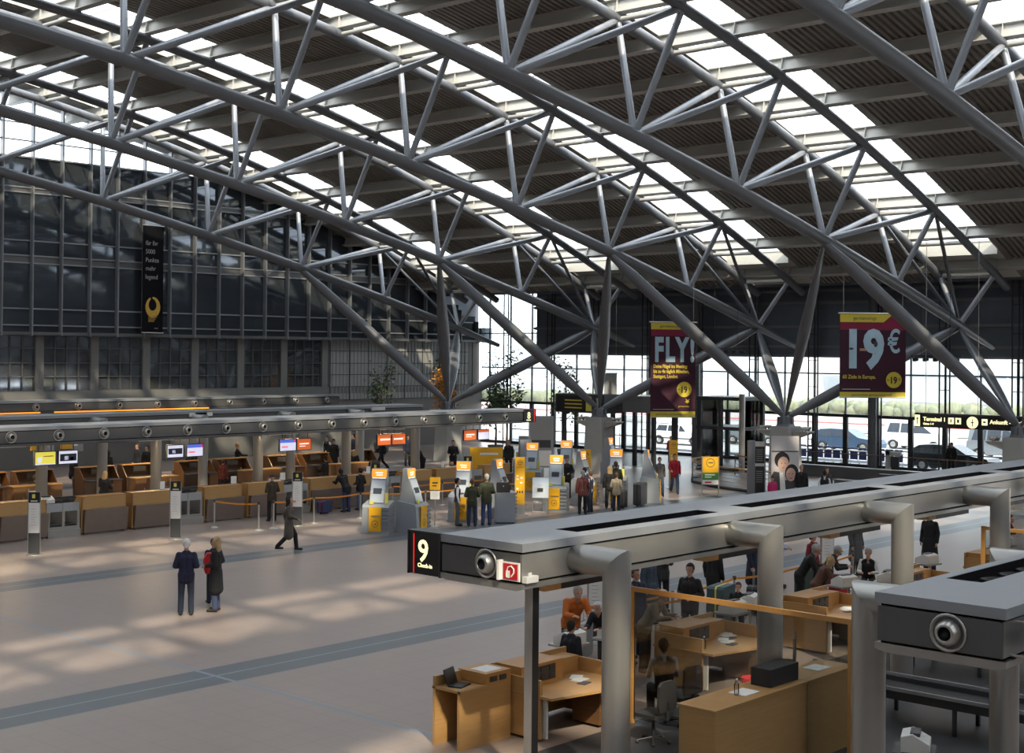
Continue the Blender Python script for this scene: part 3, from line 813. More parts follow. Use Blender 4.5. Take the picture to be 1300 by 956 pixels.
def gantry(label, x0, x1, y0, y1, slots=(), pipes=(), pipe_side=-1, noz=(), noz_side=1, end_noz=True, group='check-in gantries', fm='gantry'):
    g = thing('check_in_gantry', label, 'gantry', (x0, y0, 0), group=group)
    L, W = x1 - x0, y1 - y0
    b = MB(); b.box(0.03, L - 0.03, 0.04, W - 0.04, ZB + 0.13, ZT - 0.15); b.build('fascia', fm, g)
    b = MB()
    ya, yb = (W * 0.20, W * 0.48) if pipe_side < 0 else (W * 0.60, W * 0.90)
    if slots:
        b.box(0, L, 0, ya, ZT - 0.12, ZT); b.box(0, L, yb, W, ZT - 0.12, ZT)
        e = [0] + [v - x0 for sl in slots for v in sl] + [L]
        for a, c in zip(e[0::2], e[1::2]): b.box(a, c, ya, yb, ZT - 0.12, ZT)
    else: b.box(0, L, 0, W, ZT - 0.12, ZT)
    b.build('top_cap', 'gantry_top', g)
    b = MB(); b.box(0.05, L - 0.05, 0.055, W - 0.055, ZT - 0.155, ZT - 0.118); b.box(0.05, L - 0.05, 0.055, W - 0.055, ZB + 0.09, ZB + 0.135); b.build('shadow_gap', 'bcloth', g)
    b = MB(); pr = [(-0.0, ZB + 0.1), (W, ZB + 0.1), (W, ZB + 0.03), (W - 0.12, ZB), (0.12, ZB), (0, ZB + 0.03)]
    b.prism(pr, 'x', 0, L); b.build('bottom_tray', fm, g)
    b = MB(); b.box(-0.005, 0.03, 0.04, W - 0.04, ZB + 0.13, ZT - 0.15); b.build('end_plate', 'gantry_dark', g)
    b = MB(); b.box(L - 0.03, L + 0.005, 0.04, W - 0.04, ZB + 0.13, ZT - 0.15); b.build('end_plate', 'gantry_dark', g)
    if slots:
        b = MB()
        for a, c in slots:
            a -= x0; c -= x0
            b.box(a, c, ya, yb, ZT - 0.149, ZT - 0.13, 0)
            b.box(a, c, yb - 0.012, yb + 0.001, ZT - 0.13, ZT - 0.004, 0); b.box(a, c, ya - 0.001, ya + 0.012, ZT - 0.13, ZT - 0.004, 0)
            b.box(a - .001, a + 0.012, ya, yb, ZT - 0.13, ZT - 0.004, 0); b.box(c - 0.012, c + .001, ya, yb, ZT - 0.13, ZT - 0.004, 0)
            x = a + 0.35
            while x < c - 0.2:
                b.lathe([(0.16, 0), (0.18, 0.03), (0.14, 0.04), (0.10, 0.0)], (x, (ya + yb) / 2, ZT - 0.12), (0, 0, 1), 16, 1); x += 0.55
        b.build('recess_grille', ['bcloth', 'rubber'], g)
        b = MB()
        for k_, (a, c) in enumerate(slots):
            for q in (0.3, 0.55): b.ball((a - x0 + (c - a) * q, ya + 0.07, ZT - 0.09), 0.05, n=8, m=6)
        b.build('uplight_lamp', 'signlight', g)
    for i, x in enumerate(pipes):
        b = MB(); yy = 0 if pipe_side < 0 else W; yc = yy + 0.72 * pipe_side
        miter_pipe(b, x - x0, yy - 0.05 * pipe_side, yc, 3.29, 0.0, 0.21); b.build('support_pipe', 'gantry', g)
    yy = 0.035 if noz_side < 0 else W - 0.035
    for x in noz: nozzle('air_nozzle', g, (x - x0, yy, 3.28), (0, noz_side, 0))
    if end_noz: nozzle('air_nozzle', g, (-0.006, W * 0.42, 3.27), (-1, 0, 0), 0.21)
    return g

G9 = gantry('long grey metal gantry of check-in 9 with bent support pipes', 14.5, 64.0, 12.97, 14.6,
            slots=[(16.1, 19.9), (20.9, 26.0), (26.6, 31.4), (32.1, 37.2), (37.9, 43.0), (43.7, 48.8)],
            pipes=[15.73, 19.85, 24.55, 29.06, 33.5, 37.9, 42.4, 46.8, 51.2, 55.6], pipe_side=-1,
            noz=[17.5 + 1.77 * i for i in range(12)], noz_side=1)
s = MB(); s.box(-0.01, 0.32, 1.65, 2.30, ZB + 0.02, ZT - 0.02); sg = s.build('illuminated_sign', 'black', G9)
s = MB(); s.box(-0.02, 0.33, 1.63, 1.65, ZB + 0.01, ZT - 0.01); s.box(-0.02, 0.33, 2.3, 2.32, ZB + 0.01, ZT - 0.01); s.box(-0.02, 0.33, 1.63, 2.32, ZT - 0.02, ZT); s.build('sign_frame', 'darkmet', sg)
s = MB(); s.box(-0.016, -0.01, 2.18, 2.195, ZB + 0.03, ZT - 0.05); s.build('red_line', 'redtext', sg)
text('9', 0.46, 'signlight', 'numeral', sg, (-0.014, 2.10, 3.16), (0, -1, 0), (0, 0, 1), bold=0.006)
text('Check-in', 0.085, 'signlight', 'lettering', sg, (-0.014, 2.10, 3.07), (0, -1, 0), (0, 0, 1), bold=0.001)
# red hose-reel pictogram and a small white box on the corner of gantry 9
s = MB(); s.box(-0.03, -0.008, 0.03, 0.36, 3.08, 3.34, 1); s.box(-0.04, -0.028, 0.06, 0.33, 3.10, 3.32, 0); s.box(-0.10, 0.0, 0.36, 0.40, 3.08, 3.36, 1)
q = s.build('fire_hose_sign', ['red', 'paper'], G9)
s = MB(); s.path([(-0.045, 0.26, 3.13), (-0.045, 0.26, 3.2), (-0.045, 0.23, 3.27), (-0.045, 0.17, 3.29), (-0.045, 0.12, 3.25), (-0.045, 0.12, 3.2), (-0.045, 0.17, 3.14)], 0.010, 6); s.box(-0.046, -0.04, 0.2, 0.27, 3.12, 3.22)
s.build('pictogram', 'paper', q)
s = MB(); s.box(0.03, 0.28, -0.06, 0.03, 3.06, 3.15); s.box(0.1, 0.16, -0.04, -0.02, 3.15, 3.2); s.build('motion_sensor', 'white', G9)

G10 = gantry('grey metal gantry at the lower right corner, nearest the camera', 14.5, 64.0, 6.04, 7.57,
             slots=[(16.0, 20.4), (21.2, 25.8), (26.6, 31.2)], pipes=[15.73, 19.85, 24.55, 29.06, 33.5, 37.9], pipe_side=1, noz=[], end_noz=True)
s = MB(); s.box(0.15, 1.9, -0.36, -0.28, ZB + 0.02, ZT - 0.06); sg = s.build('illuminated_sign', 'black', G10)
s = MB(); s.box(0.10, 0.15, -0.38, -0.26, ZB, ZT - 0.04); s.box(0.1, 1.9, -0.38, -0.26, ZT - 0.06, ZT - 0.04)
for z in (3.08, 3.45): s.tube((0.22, 0.06, z), (0.22, -0.3, z), 0.018, n=8)
s.build('sign_frame', 'alu', sg)

n8 = [44.1 * (0.52823 + 0.04004 * i) for i in range(-3, 15)]
G8 = gantry('long grey gantry of check-in 8 with round air nozzles along its front', 8.0, 49.3, 44.1, 45.7, pipes=[16.0, 20.85, 25.7, 30.5, 35.4, 40.2, 44.4], pipe_side=1, noz=n8, noz_side=-1, end_noz=False, fm='gantry_dark')
s = MB(); s.box(41.32, 42.2, 0.0, 1.6, ZB + 0.02, ZT - 0.02); sg = s.build('illuminated_sign', 'black', G8)
s = MB(); s.box(42.06, 42.085, -0.012, -0.0, ZB + 0.03, ZT - 0.05); s.build('red_line', 'redtext', sg)
text('8', 0.44, 'signlight', 'numeral', sg, (41.56, -0.014, 3.15), (1, 0, 0), (0, 0, 1), bold=0.006)
text('Check-in', 0.085, 'signlight', 'lettering', sg, (41.5, -0.014, 3.05), (1, 0, 0), (0, 0, 1), bold=0.002)
G8b = gantry('second grey gantry just behind gantry 8, with pale plates on its edge', 8.0, 49.3, 51.0, 52.6, pipes=[16.0, 20.85, 25.7, 30.5, 35.4, 40.2, 44.4], pipe_side=-1, end_noz=False, fm='gantry_dark')
b = MB()
for x in (25.9, 35.6, 46.2, 47.9 - 12): b.obox((x - 8.0, -0.02, 3.47), [(1, 0, 0), (0, 1, 0), (0, 0, 1)], (0.45, 0.03, 0.08))
b.build('lamp_plate', 'white', G8b)
GW = gantry('dark gantry along the left wall under the gridded windows, lit orange below', 8.0, 56.6, 66.0, 67.4, pipes=[], noz=[36.2 + 2.42 * i for i in range(-3, 9)], noz_side=-1, end_noz=False, fm='gantry_dark')
b = MB()
for a, c in ((20.0, 36.4), (37.2, 46.8)): b.box(a - 8, c - 8, -0.06, -0.005, 2.955, 3.03)
b.build('orange_light_strip', 'orangelit', GW)

# warm downlights fitted under the gantry trays
def downlight(x, y, z, e, lab, size=1.6, col=(1.0, 0.72, 0.42)):
    t = thing('strip_downlight', lab, 'lamp', (x, y, z), group='strip lights under the gantries')
    b = MB(); b.box(-size / 2, size / 2, -0.06, 0.06, -0.05, 0.0); b.build('housing', 'gantry_dark', t)
    b = MB(); b.box(-size / 2 + 0.05, size / 2 - 0.05, -0.04, 0.04, -0.055, -0.05); b.build('diffuser', 'signwhite', t)
    ld = bpy.data.lights.new('strip_light', 'AREA'); ld.shape = 'RECTANGLE'; ld.size = size; ld.size_y = 0.12; ld.energy = e; ld.color = col
    lo = bpy.data.objects.new('strip_light', ld); COL.objects.link(lo); lo.parent = t; lo.location = (0, 0, -0.08)
on_ = ['first', 'second', 'third', 'fourth', 'fifth']
for i, x in enumerate((17.5, 22.3, 27.1, 33.0, 39.0)): downlight(x, 13.35, ZB, 12, 'warm strip light under gantry 9, %s from its numbered end' % on_[i])
for i, x in enumerate((23.5, 29.5, 35.5, 41.5)): downlight(x, 44.9, ZB, 60, 'warm strip light under gantry 8, %s from the left' % on_[i])
for i, x in enumerate((26.0, 34.0, 42.0)): downlight(x, 51.8, ZB, 110, 'warm strip light under the gantry behind number 8, %s from the left' % on_[i])
# ================================================================== CHECK-IN DESKS
def desk(label, loc, rz=0, group=None, W=1.70, wm='wood'):
    d = thing('check_in_desk', label, 'desk', loc, rz, group)
    b = MB(); b.box(0, W, 0, 0.04, 0.80, 1.26); b.build('counter_front', wm, d)
    for s in (0, 1):
        b = MB(); x = s * (W - 0.04); b.prism([(0.0, 0.05), (0.75, 0.05), (0.75, 0.78), (0.35, 1.26), (0.0, 1.26)], 'x', x, x + 0.04); b.build('side_panel', wm, d)
    b = MB(); b.prism([(-0.16, 0.83), (-0.02, 0.83), (-0.02, 0.06), (-0.06, 0.06)], 'x', 0.06, W + 0.02); b.box(0.06, W + 0.02, -0.17, 0.0, 0.83, 0.85)
    b.box(0.1, 0.13, -0.05, 0.3, 0, 0.08); b.box(W - 0.12, W - 0.09, -0.05, 0.3, 0, 0.08)
    b.build('kick_panel', 'taupe', d)
    b = MB(); b.box(-0.01, W + 0.01, -0.02, 0.42, 1.26, 1.29); b.build('counter_top', 'wood_edge', d)
    b = MB(); b.box(0.04, W - 0.04, 0.42, 1.15, 0.72, 0.76); b.build('work_top', 'dark', d)
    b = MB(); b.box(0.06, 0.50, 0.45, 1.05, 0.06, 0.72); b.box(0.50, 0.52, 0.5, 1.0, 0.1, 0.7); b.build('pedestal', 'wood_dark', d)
    b = MB(); b.box(0.55, 1.15, 0.38, 0.42, 0.98, 1.2); b.build('control_panel', 'dark', d)
    return d
def conveyor(label, loc, rz=0, group=None, W=1.20):
    c = thing('baggage_conveyor', label, 'conveyor', loc, rz, group)
    b = MB(); b.box(0, W, 0.02, 0.06, 0.84, 1.12); b.box(W / 2 - 0.01, W / 2 + 0.01, 0.0, 0.02, 0.84, 1.12); b.build('upper_panel', 'greyplastic', c)
    b = MB()
    for x in (0, W / 2 - 0.05, W - 0.10): b.box(x, x + 0.10, -0.02, 0.9, 0.30, 0.84)
    b.box(0, W, -0.02, 0.05, 0.24, 0.34); b.box(0, W, -0.10, 0.9, 0.0, 0.24); b.box(0, W, 0.75, 0.9, 0.24, 0.84); b.build('frame', 'gantry', c)
    b = MB()
    for x in (0.10, W / 2 + 0.05): b.box(x, x + W / 2 - 0.15, 0.03, 0.75, 0.34, 0.40)
    b.build('belt', 'rubber', c)
    return c
MON = {}
def monitor(label, x, y, z, rz=0, m='screen_dark', group=None):
    t = thing('desk_monitor', label, 'monitor', (x, y, z), rz, group)
    b = MB(); b.box(-0.2, 0.2, -0.02, 0.02, 0.14, 0.46); b.build('case', 'dark', t)
    b = MB(); b.box(-0.18, 0.18, -0.025, -0.02, 0.16, 0.44); b.build('screen', m, t)
    b = MB(); b.box(-0.03, 0.03, 0, 0.03, 0.02, 0.2); b.box(-0.1, 0.1, -0.08, 0.1, 0, 0.02); b.build('stand', 'dark', t); return t
def printer(label, x, y, z, rz=0, group=None, m='greyplastic'):
    t = thing('ticket_printer', label, 'printer', (x, y, z), rz, group)
    b = MB(); b.prism([(-0.18, 0), (0.20, 0), (0.20, 0.20), (0.05, 0.24), (-0.18, 0.12)], 'x', -0.24, 0.24); b.build('case', m, t)
    b = MB(); b.box(-0.16, 0.16, -0.05, 0.08, 0.205, 0.25); b.build('slot_cover', 'dark', t); return t
def chair(label, x, y, rz, group=None):
    t = thing('office_chair', label, 'chair', (x, y, 0), rz, group)
    b = MB(); b.prism([(-0.24, -0.2), (-0.2, -0.24), (0.2, -0.24), (0.24, -0.2), (0.24, 0.2), (0.2, 0.24), (-0.2, 0.24), (-0.24, 0.2)], 'z', 0.44, 0.50); b.build('seat', 'rubber', t)
    b = MB(); b.prism([(-0.22, 0.56), (0.22, 0.56), (0.24, 0.66), (0.22, 0.98), (0.14, 1.04), (-0.14, 1.04), (-0.22, 0.98), (-0.24, 0.66)], 'y', -0.29, -0.24); b.build('backrest', 'rubber', t)
    b = MB(); b.tube((0, 0, 0.1), (0, 0, 0.44), 0.03, n=8)
    for k in range(5):
        a = k * 2 * PI / 5; b.tube((0, 0, 0.10), (0.27 * math.cos(a), 0.27 * math.sin(a), 0.06), 0.018, n=6); b.ball((0.27 * math.cos(a), 0.27 * math.sin(a), 0.035), 0.033, n=8, m=6)
    b.box(-0.03, 0.03, -0.27, -0.05, 0.41, 0.44); b.box(-0.03, 0.03, -0.29, -0.27, 0.41, 0.7)
    b.build('base', 'darkmet', t); return t

D8 = desk('oak check-in desk with slanted metal kick panel under gantry 8, at the far left', (17.1, 42.3, 0), group='oak desks in front of gantry 8')
ordn = ['', 'first', 'second', 'third', 'fourth', 'fifth', 'sixth', 'seventh', 'eighth', 'ninth', 'tenth', 'eleventh', 'twelfth']
P8 = 4.95
xs8 = [(22.05 + P8 * n + o) for n in range(0, 5) for o in (-0.2, 2.85)]
C8 = conveyor('grey baggage conveyor between two oak desks under gantry 8, out at the left edge', (18.85, 42.35, 0), group='baggage conveyors of check-in 8')
for n in range(0, 5):
    for j, o in enumerate((-0.15, 2.85)):
        dup(D8, (22.05 + P8 * n + o, 42.3, 0), label='%s oak check-in desk from the left in front of gantry 8' % ordn[2 * n + j + 1])
    dup(C8, (22.05 + P8 * n + 1.6, 42.35, 0), label='%s grey baggage conveyor from the left in front of gantry 8' % ordn[n + 1])
dup(D8, (20.15, 42.3, 0), label='oak check-in desk at the left edge of the picture under gantry 8')
# inner rows of the island, seen from behind
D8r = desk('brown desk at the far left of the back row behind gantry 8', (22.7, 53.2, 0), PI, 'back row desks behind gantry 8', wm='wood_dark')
for n in range(0, 5):
    for j, o in enumerate((0.2, 3.1)):
        dup(D8r, (24.6 + P8 * n + o, 53.2, 0), PI, label='%s brown desk from the left in the back row behind gantry 8' % ordn[2 * n + j + 1], group='back row desks behind gantry 8')
cab = thing('storage_cabinet', 'low wooden cabinet behind the desks of gantry 8, leftmost', 'cabinet', (25.6, 48.3, 0), group='low cabinets between the gantries')
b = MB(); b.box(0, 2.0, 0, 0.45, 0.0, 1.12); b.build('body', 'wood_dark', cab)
b = MB(); b.box(-0.02, 2.02, -0.02, 0.47, 1.12, 1.16); b.build('top', 'wood_edge', cab)
for i in range(4):
    b = MB(); b.box(0.02 + i * 0.49, 0.49 + i * 0.49, -0.015, 0.0, 0.1, 1.08); dr = b.build('door', 'wood_dark', cab)
    b = MB(); b.box(0.40 + i * 0.49, 0.42 + i * 0.49, -0.035, -0.015, 0.6, 0.75); b.build('handle', 'alu', dr)
for i, x in enumerate((30.8, 36.1, 41.2)): dup(cab, (x, 48.3, 0), label='low wooden cabinet behind the desks of gantry 8, %s from the left' % ordn[i + 2])
cbx = thing('collector_belt', 'long dark baggage collector belt running behind the desks of gantry 8', 'conveyor', (20.0, 45.0, 0))
b = MB(); b.box(0, 28.5, 0, .08, .3, .92); b.box(0, 28.5, .95, 1.03, .3, .92)
for i in range(15): b.box(i * 2.0, i * 2.0 + .1, .1, .9, 0, .6)
b.build('frame', 'darkmet', cbx)
b = MB(); b.box(0, 28.5, .08, .95, .78, .82); b.build('belt', 'rubber', cbx)
# things on the front desks
mon0 = None
k = 0
for n in range(0, 5):
    for j, o in enumerate((0.6, 3.6)):
        x = 22.05 + P8 * n + o; lab = '%s dark desk monitor from the left behind the oak desks of gantry 8' % ordn[2 * n + j + 1]
        if mon0 is None: mon0 = monitor(lab, x, 42.95, 0.76, PI, group='monitors on the gantry 8 desks')
        else: dup(mon0, (x, 42.95, 0.76), PI + random.uniform(-.4, .4), label=lab)
prn0 = printer('white-grey ticket printer on a post beside the first conveyor of gantry 8', 24.3, 43.6, 1.02, 0, 'printers of check-in 8', 'white')
b = MB(); b.tube((0, 0, -1.02), (0, 0, 0), 0.04, n=8); b.box(-0.2, 0.2, -0.15, 0.15, -1.02, -1.0); b.build('post', 'darkmet', prn0)
for n in range(1, 5): dup(prn0, (24.2 + P8 * n, 43.6, 1.02), random.uniform(-.3, .3), label='white-grey ticket printer on a post beside the %s conveyor of gantry 8' % ordn[n + 1])
cs0 = None
for i, x in enumerate((23.2, 28.2, 31.3, 33.6, 38.0, 42.3)):
    lab = 'white card stand on an oak desk of check-in 8, %s from the left' % ordn[i + 1]
    if cs0 is None:
        cs0 = thing('card_stand', lab, 'card stand', (x, 42.5, 1.29), group='card stands on the desks')
        b = MB(); b.box(-0.11, 0.11, -0.01, 0.01, 0.03, 0.30); b.build('card', 'paper', cs0)
        b = MB(); b.box(-0.08, 0.08, -0.05, 0.05, 0, 0.03); b.build('foot', 'greyplastic', cs0)
    else: dup(cs0, (x, 42.5, 1.29), random.uniform(-.3, .3), label=lab)
# hanging screens
def hscreen(label, x0, x1, m, lines, y=44.5, zt=2.72, h=0.5):
    t = thing('hanging_screen', label, 'screen', ((x0 + x1) / 2, y, zt), group='flat screens hanging below gantry 8')
    w = (x1 - x0) / 2
    b = MB(); b.box(-w, w, 0, 0.08, -h, 0); b.build('case', 'dark', t)
    b = MB(); b.box(-w + 0.03, w - 0.03, -0.006, 0, -h + 0.03, -0.03); sc = b.build('screen', m, t)
    for (u0, u1, v0, v1, mm) in lines:
        b = MB(); b.box(-w + 0.03 + (2 * w - 0.06) * u0, -w + 0.03 + (2 * w - 0.06) * u1, -0.010, -0.006, -h + 0.03 + (h - 0.06) * v0, -h + 0.03 + (h - 0.06) * v1); b.build('screen_graphic', mm, sc)
    b = MB()
    for s in (-0.6, 0.6): b.tube((w * s, 0.05, 0), (w * s, 0.05, ZB - zt), 0.015, n=6)
    b.build('hanger', 'darkmet', t); return t
hscreen('lit yellow screen hanging below gantry 8, leftmost of the row', 24.36, 25.18, 'screen_yellow', [(.12, .32, .2, .6, 'screen_white'), (.4, .9, .62, .7, 'gold'), (0, 1, 0, .08, 'screen_white')])
hscreen('screen with a dark photo band and white edge, right of the yellow screen', 25.26, 26.03, 'screen_white', [(.05, .95, .2, .78, 'screen_dark'), (.3, .5, .3, .6, 'screen_white'), (.6, .8, .25, .5, 'magenta')])
hscreen('screen with a dark photo band, second pair below gantry 8', 29.71, 30.45, 'screen_white', [(.05, .95, .25, .75, 'screen_dark'), (.3, .5, .35, .6, 'screen_white')])
hscreen('white screen with blue header and red corner, second pair below gantry 8', 30.58, 31.34, 'screen_white', [(0, 1, .72, 1, 'screen_blue'), (.86, 1, .75, 1, 'redtext'), (.1, .5, .3, .4, 'redtext')])
hscreen('white screen with blue header, third pair below gantry 8', 35.01, 35.86, 'screen_white', [(0, 1, .72, 1, 'screen_blue'), (.86, 1, .75, 1, 'redtext'), (.1, .5, .3, .4, 'redtext')])
hscreen('orange screen in the third pair below gantry 8', 35.89, 36.64, 'screen_orange', [(.15, .85, .5, .6, 'signwhite'), (.15, .6, .3, .36, 'signwhite')])
hscreen('orange screen in the fourth pair below gantry 8, its left half', 40.29, 41.1, 'screen_orange', [(.2, .95, .45, .6, 'signwhite')])
hscreen('orange screen in the fourth pair below gantry 8, its right half', 41.16, 41.97, 'screen_orange', [(.1, .8, .45, .6, 'signwhite')])
hscreen('orange screen in the last pair below gantry 8', 45.64, 46.48, 'screen_orange', [(.15, .85, .5, .6, 'signwhite'), (.15, .6, .3, .36, 'signwhite')])
hscreen('lilac screen with orange header, rightmost below gantry 8', 46.58, 47.34, 'screen_white', [(0, 1, .75, 1, 'screen_orange')])
b = MB()
yp = None
for i, x in enumerate((28.0, 29.3)):
    lab = ['yellow notice board hanging behind gantry 8, the left one', 'yellow notice board hanging behind gantry 8, the right one'][i]
    t = thing('notice_board', lab, 'board', (x, 51.0, 2.75), group='yellow boards behind gantry 8')
    b = MB(); b.box(-0.25, 0.25, -0.02, 0.02, -0.5, 0.0); b.build('yellow_panel', 'yellow', t)
    b = MB(); b.box(0.26, 0.75, -0.02, 0.02, -0.62, 0.0); p_ = b.build('grey_panel', 'greyplastic', t)
    b = MB(); b.box(0.32, 0.5, -0.03, -0.02, -0.4, -0.25); b.build('card', 'paper', p_)
    b = MB(); b.tube((0, 0, 0), (0, 0, 0.22), 0.015, n=6); b.tube((0.5, 0, 0), (0.5, 0, 0.22), 0.015, n=6); b.build('hanger', 'darkmet', t)

# ------------------------------------------------------------------ check-in 9: desks seen from the staff side
D9 = thing('check_in_counter', 'orange wooden check-in counter nearest the camera under gantry 9, with a square raised box', 'desk', (16.9, 14.2, 0), group='counters of check-in 9')
b = MB(); b.box(0, 1.9, 1.55, 1.60, 0.05, 1.12); b.box(0, 0.05, 0.5, 1.6, 0.05, 1.0); b.box(1.85, 1.9, 0.5, 1.6, 0.05, 1.0); b.build('front_panel', 'wood', D9)
b = MB(); b.box(0.1, 1.15, 1.0, 1.58, 0.76, 1.12); bx = b.build('raised_box', 'wood_edge', D9)
b = MB()
for i in range(3):
    for j in range(2): b.box(0.35 + i * 0.22, 0.48 + i * 0.22, 0.98, 1.0, 0.84 + j * 0.13, 0.92 + j * 0.13)
b.box(0.3, 0.95, 0.99, 1.0, 0.82, 1.07); b.build('control_panel', 'darkmet', bx)
b = MB(); b.prism([(-0.02, 0.25), (1.1, 0.0), (1.95, 0.35), (1.95, 1.62), (-0.02, 1.62)], 'z', 0.72, 0.76); b.build('desk_top', 'wood', D9)
b = MB(); b.prism([(1.35, 0.35), (1.85, 0.42), (1.85, 0.95), (1.35, 0.95)], 'z', 0.05, 0.72); pd_ = b.build('pedestal', 'wood_dark', D9)
b = MB(); b.box(1.40, 1.46, 0.33, 0.35, 0.5, 0.53); b.build('handle', 'alu', pd_)
b = MB(); b.box(0.1, 0.14, 0.45, 1.5, 0.05, 0.72); b.build('under_desk_panel', 'paper', D9)  # white upright panel under the desk top
b = MB(); b.box(1.25, 1.80, 1.20, 1.58, 0.76, 1.04); b.build('low_box', 'wood', D9)
P9 = 4.57
pos9 = [(16.9 + P9 * k) for k in range(0, 9)]
for i, x in enumerate(pos9[1:]):
    dup(D9, (x, 14.2, 0), label='orange wooden check-in counter under gantry 9, %s from the camera' % (ordn + ['thirteenth', 'fourteenth', 'fifteenth', 'sixteenth'])[i + 2])
pf = thing('reception_counter', 'long low oak counter with a laptop, left of the first check-in 9 counter', 'counter', (15.65, 15.3, 0))
b = MB(); b.box(0, 1.2, 0.0, 0.05, 0.0, 0.95); b.box(0, 1.2, 0.55, 0.6, 0.0, 1.1); b.build('panel', 'wood', pf)
b = MB(); b.box(0.6, 1.2, 0.0, 0.62, 0.95, 1.12); b.build('raised_box', 'wood_edge', pf)
b = MB(); b.box(0, 0.6, -0.02, 0.62, 0.90, 0.94); b.build('top', 'wood', pf)
b = MB()
for i in range(2):
    b = MB(); b.box(.7 + i * .22, .85 + i * .22, -0.02, 0.0, 0.98, 1.06); b.build('control_button', 'dark', pf)
b = MB()
b = MB(); b.box(.7, 1.1, 0.1, 0.45, 1.12, 1.125); b.build('notice_sheet', 'paper', pf)
lp = thing('laptop', 'open black laptop standing on the low oak counter at the bottom', 'laptop', (15.95, 15.6, 0.94), 0.3)
b = MB(); b.box(-0.17, 0.17, -0.12, 0.12, 0, 0.02); b.build('keyboard_half', 'black', lp)
b = MB(); b.add([(-0.17, 0.12, 0.02), (0.17, 0.12, 0.02), (0.17, 0.20, 0.26), (-0.17, 0.20, 0.26), (-0.17, 0.135, 0.02), (0.17, 0.135, 0.02), (0.17, 0.215, 0.26), (-0.17, 0.215, 0.26)], [(0, 1, 2, 3), (7, 6, 5, 4), (0, 4, 5, 1), (1, 5, 6, 2), (2, 6, 7, 3), (3, 7, 4, 0)]); b.build('screen', 'black', lp)
# printers on posts, chairs, papers, bin
pr9 = printer('large grey-white ticket printer left of the first seated clerk of check-in 9', 19.3, 16.1, 1.05, PI, 'printers of check-in 9', 'white')
b = MB(); b.tube((-0.15, 0, -1.05), (-0.15, 0, 0), 0.03, n=8); b.box(-0.3, 0.3, -0.25, 0.25, -0.04, 0); b.box(-0.35, 0.1, -0.2, 0.2, -1.05, -1.03); b.build('post', 'alu', pr9)
for i, (x, y) in enumerate(((20.3, 15.9), (24.0, 15.7), (24.9, 15.9), (28.6, 15.7), (29.9, 15.3), (33.2, 15.9), (37.9, 15.9), (42.4, 15.9))):
    dup(pr9, (x, y, 1.05), PI + random.uniform(-.3, .3), label='grey-white ticket printer on a post under gantry 9, %s from the camera' % ordn[i + 2])
ch9 = chair('black office chair beneath the first clerk of check-in 9, behind the pipe', 18.2, 13.4, 0, 'office chairs of check-in 9')
for i, (x, y, r) in enumerate(((19.45, 13.75, -.1), (22.9, 13.9, .5), (27.2, 13.8, 0), (31.4, 13.8, -.3), (36.2, 13.9, .2))):
    dup(ch9, (x, y, 0), r, label='black office chair behind the counters of gantry 9, %s from the camera' % ordn[i + 2])
for i, x in enumerate([22.05 + P8 * n + o for n in range(5) for o in (0.9, 3.4)]):
    dup(ch9, (x, 43.95, 0), PI + random.uniform(-.5, .5), label='black office chair behind the oak desks of gantry 8, %s from the left' % ordn[i + 1], group='office chairs of check-in 8')
fc = thing('floor_shade_sheet', 'dark grey carpet sheet laid as floor shade on the staff side of check-in 9', 'shading', (15.2, 8.0, 0))  # thin dark sheet added for the shade on the staff-side floor
b = MB(); b.box(0, 46, 0, 6.4, 0.001, 0.012); b.build('shading', 'dark', fc)
def papers(label, x, y, z, rz, group):
    t = thing('paper_stack', label, 'papers', (x, y, z), rz, group)
    b = MB(); b.box(-0.15, 0.15, -0.105, 0.105, 0, 0.012); b.obox((0.10, 0.12, 0.016), [(0.94, 0.34, 0), (-0.34, 0.94, 0), (0, 0, 1)], (0.15, 0.1, 0.004)); b.build('sheets', 'paper', t)
    b = MB(); b.box(-0.28, -0.05, -0.25, -0.09, 0, 0.01); b.build('folder', 'dark', t); return t
pp = papers('loose papers and folder on the counter top of check-in 9, nearest the camera', 18.2, 14.95, 0.76, 0.2, 'papers on the counters of check-in 9')
for i, (x, y) in enumerate(((22.6, 14.9), (23.1, 15.2), (27.3, 14.9), (31.9, 14.9), (36.4, 14.9), (41.0, 14.9))): dup(pp, (x, y, 0.76), random.uniform(-.5, .5), label='loose papers and folder on the counter top of check-in 9, %s from the camera' % ordn[i + 2])
bn = thing('waste_bin', 'red round waste bin under the second counter of check-in 9', 'bin', (21.9, 13.9, 0))
b = MB(); b.lathe([(0.0, 0.01), (0.15, 0.01), (0.18, 0.36), (0.19, 0.36), (0.16, 0.0), (0, 0)], (0, 0, 0)); b.build('bucket', 'red', bn)
def bottle(label, x, y, z):
    t = thing('water_bottle', label, 'bottle', (x, y, z), group='water bottles on the counters')
    b = MB(); b.lathe([(0, 0), (0.035, 0.0), (0.037, 0.02), (0.037, 0.15), (0.015, 0.20), (0.013, 0.22)], n=12); b.build('bottle_body', 'smoke', t)
    b = MB(); b.lathe([(0.016, 0.215), (0.016, 0.24), (0, 0.24)], n=10); b.build('cap', 'white', t); return t
bo = bottle('clear water bottle on the counter by the clerk in a white shirt', 21.75, 14.85, 0.76)
dup(bo, (17.4, 11.3, 1.28), label='clear water bottle on the low back cabinet at the bottom')
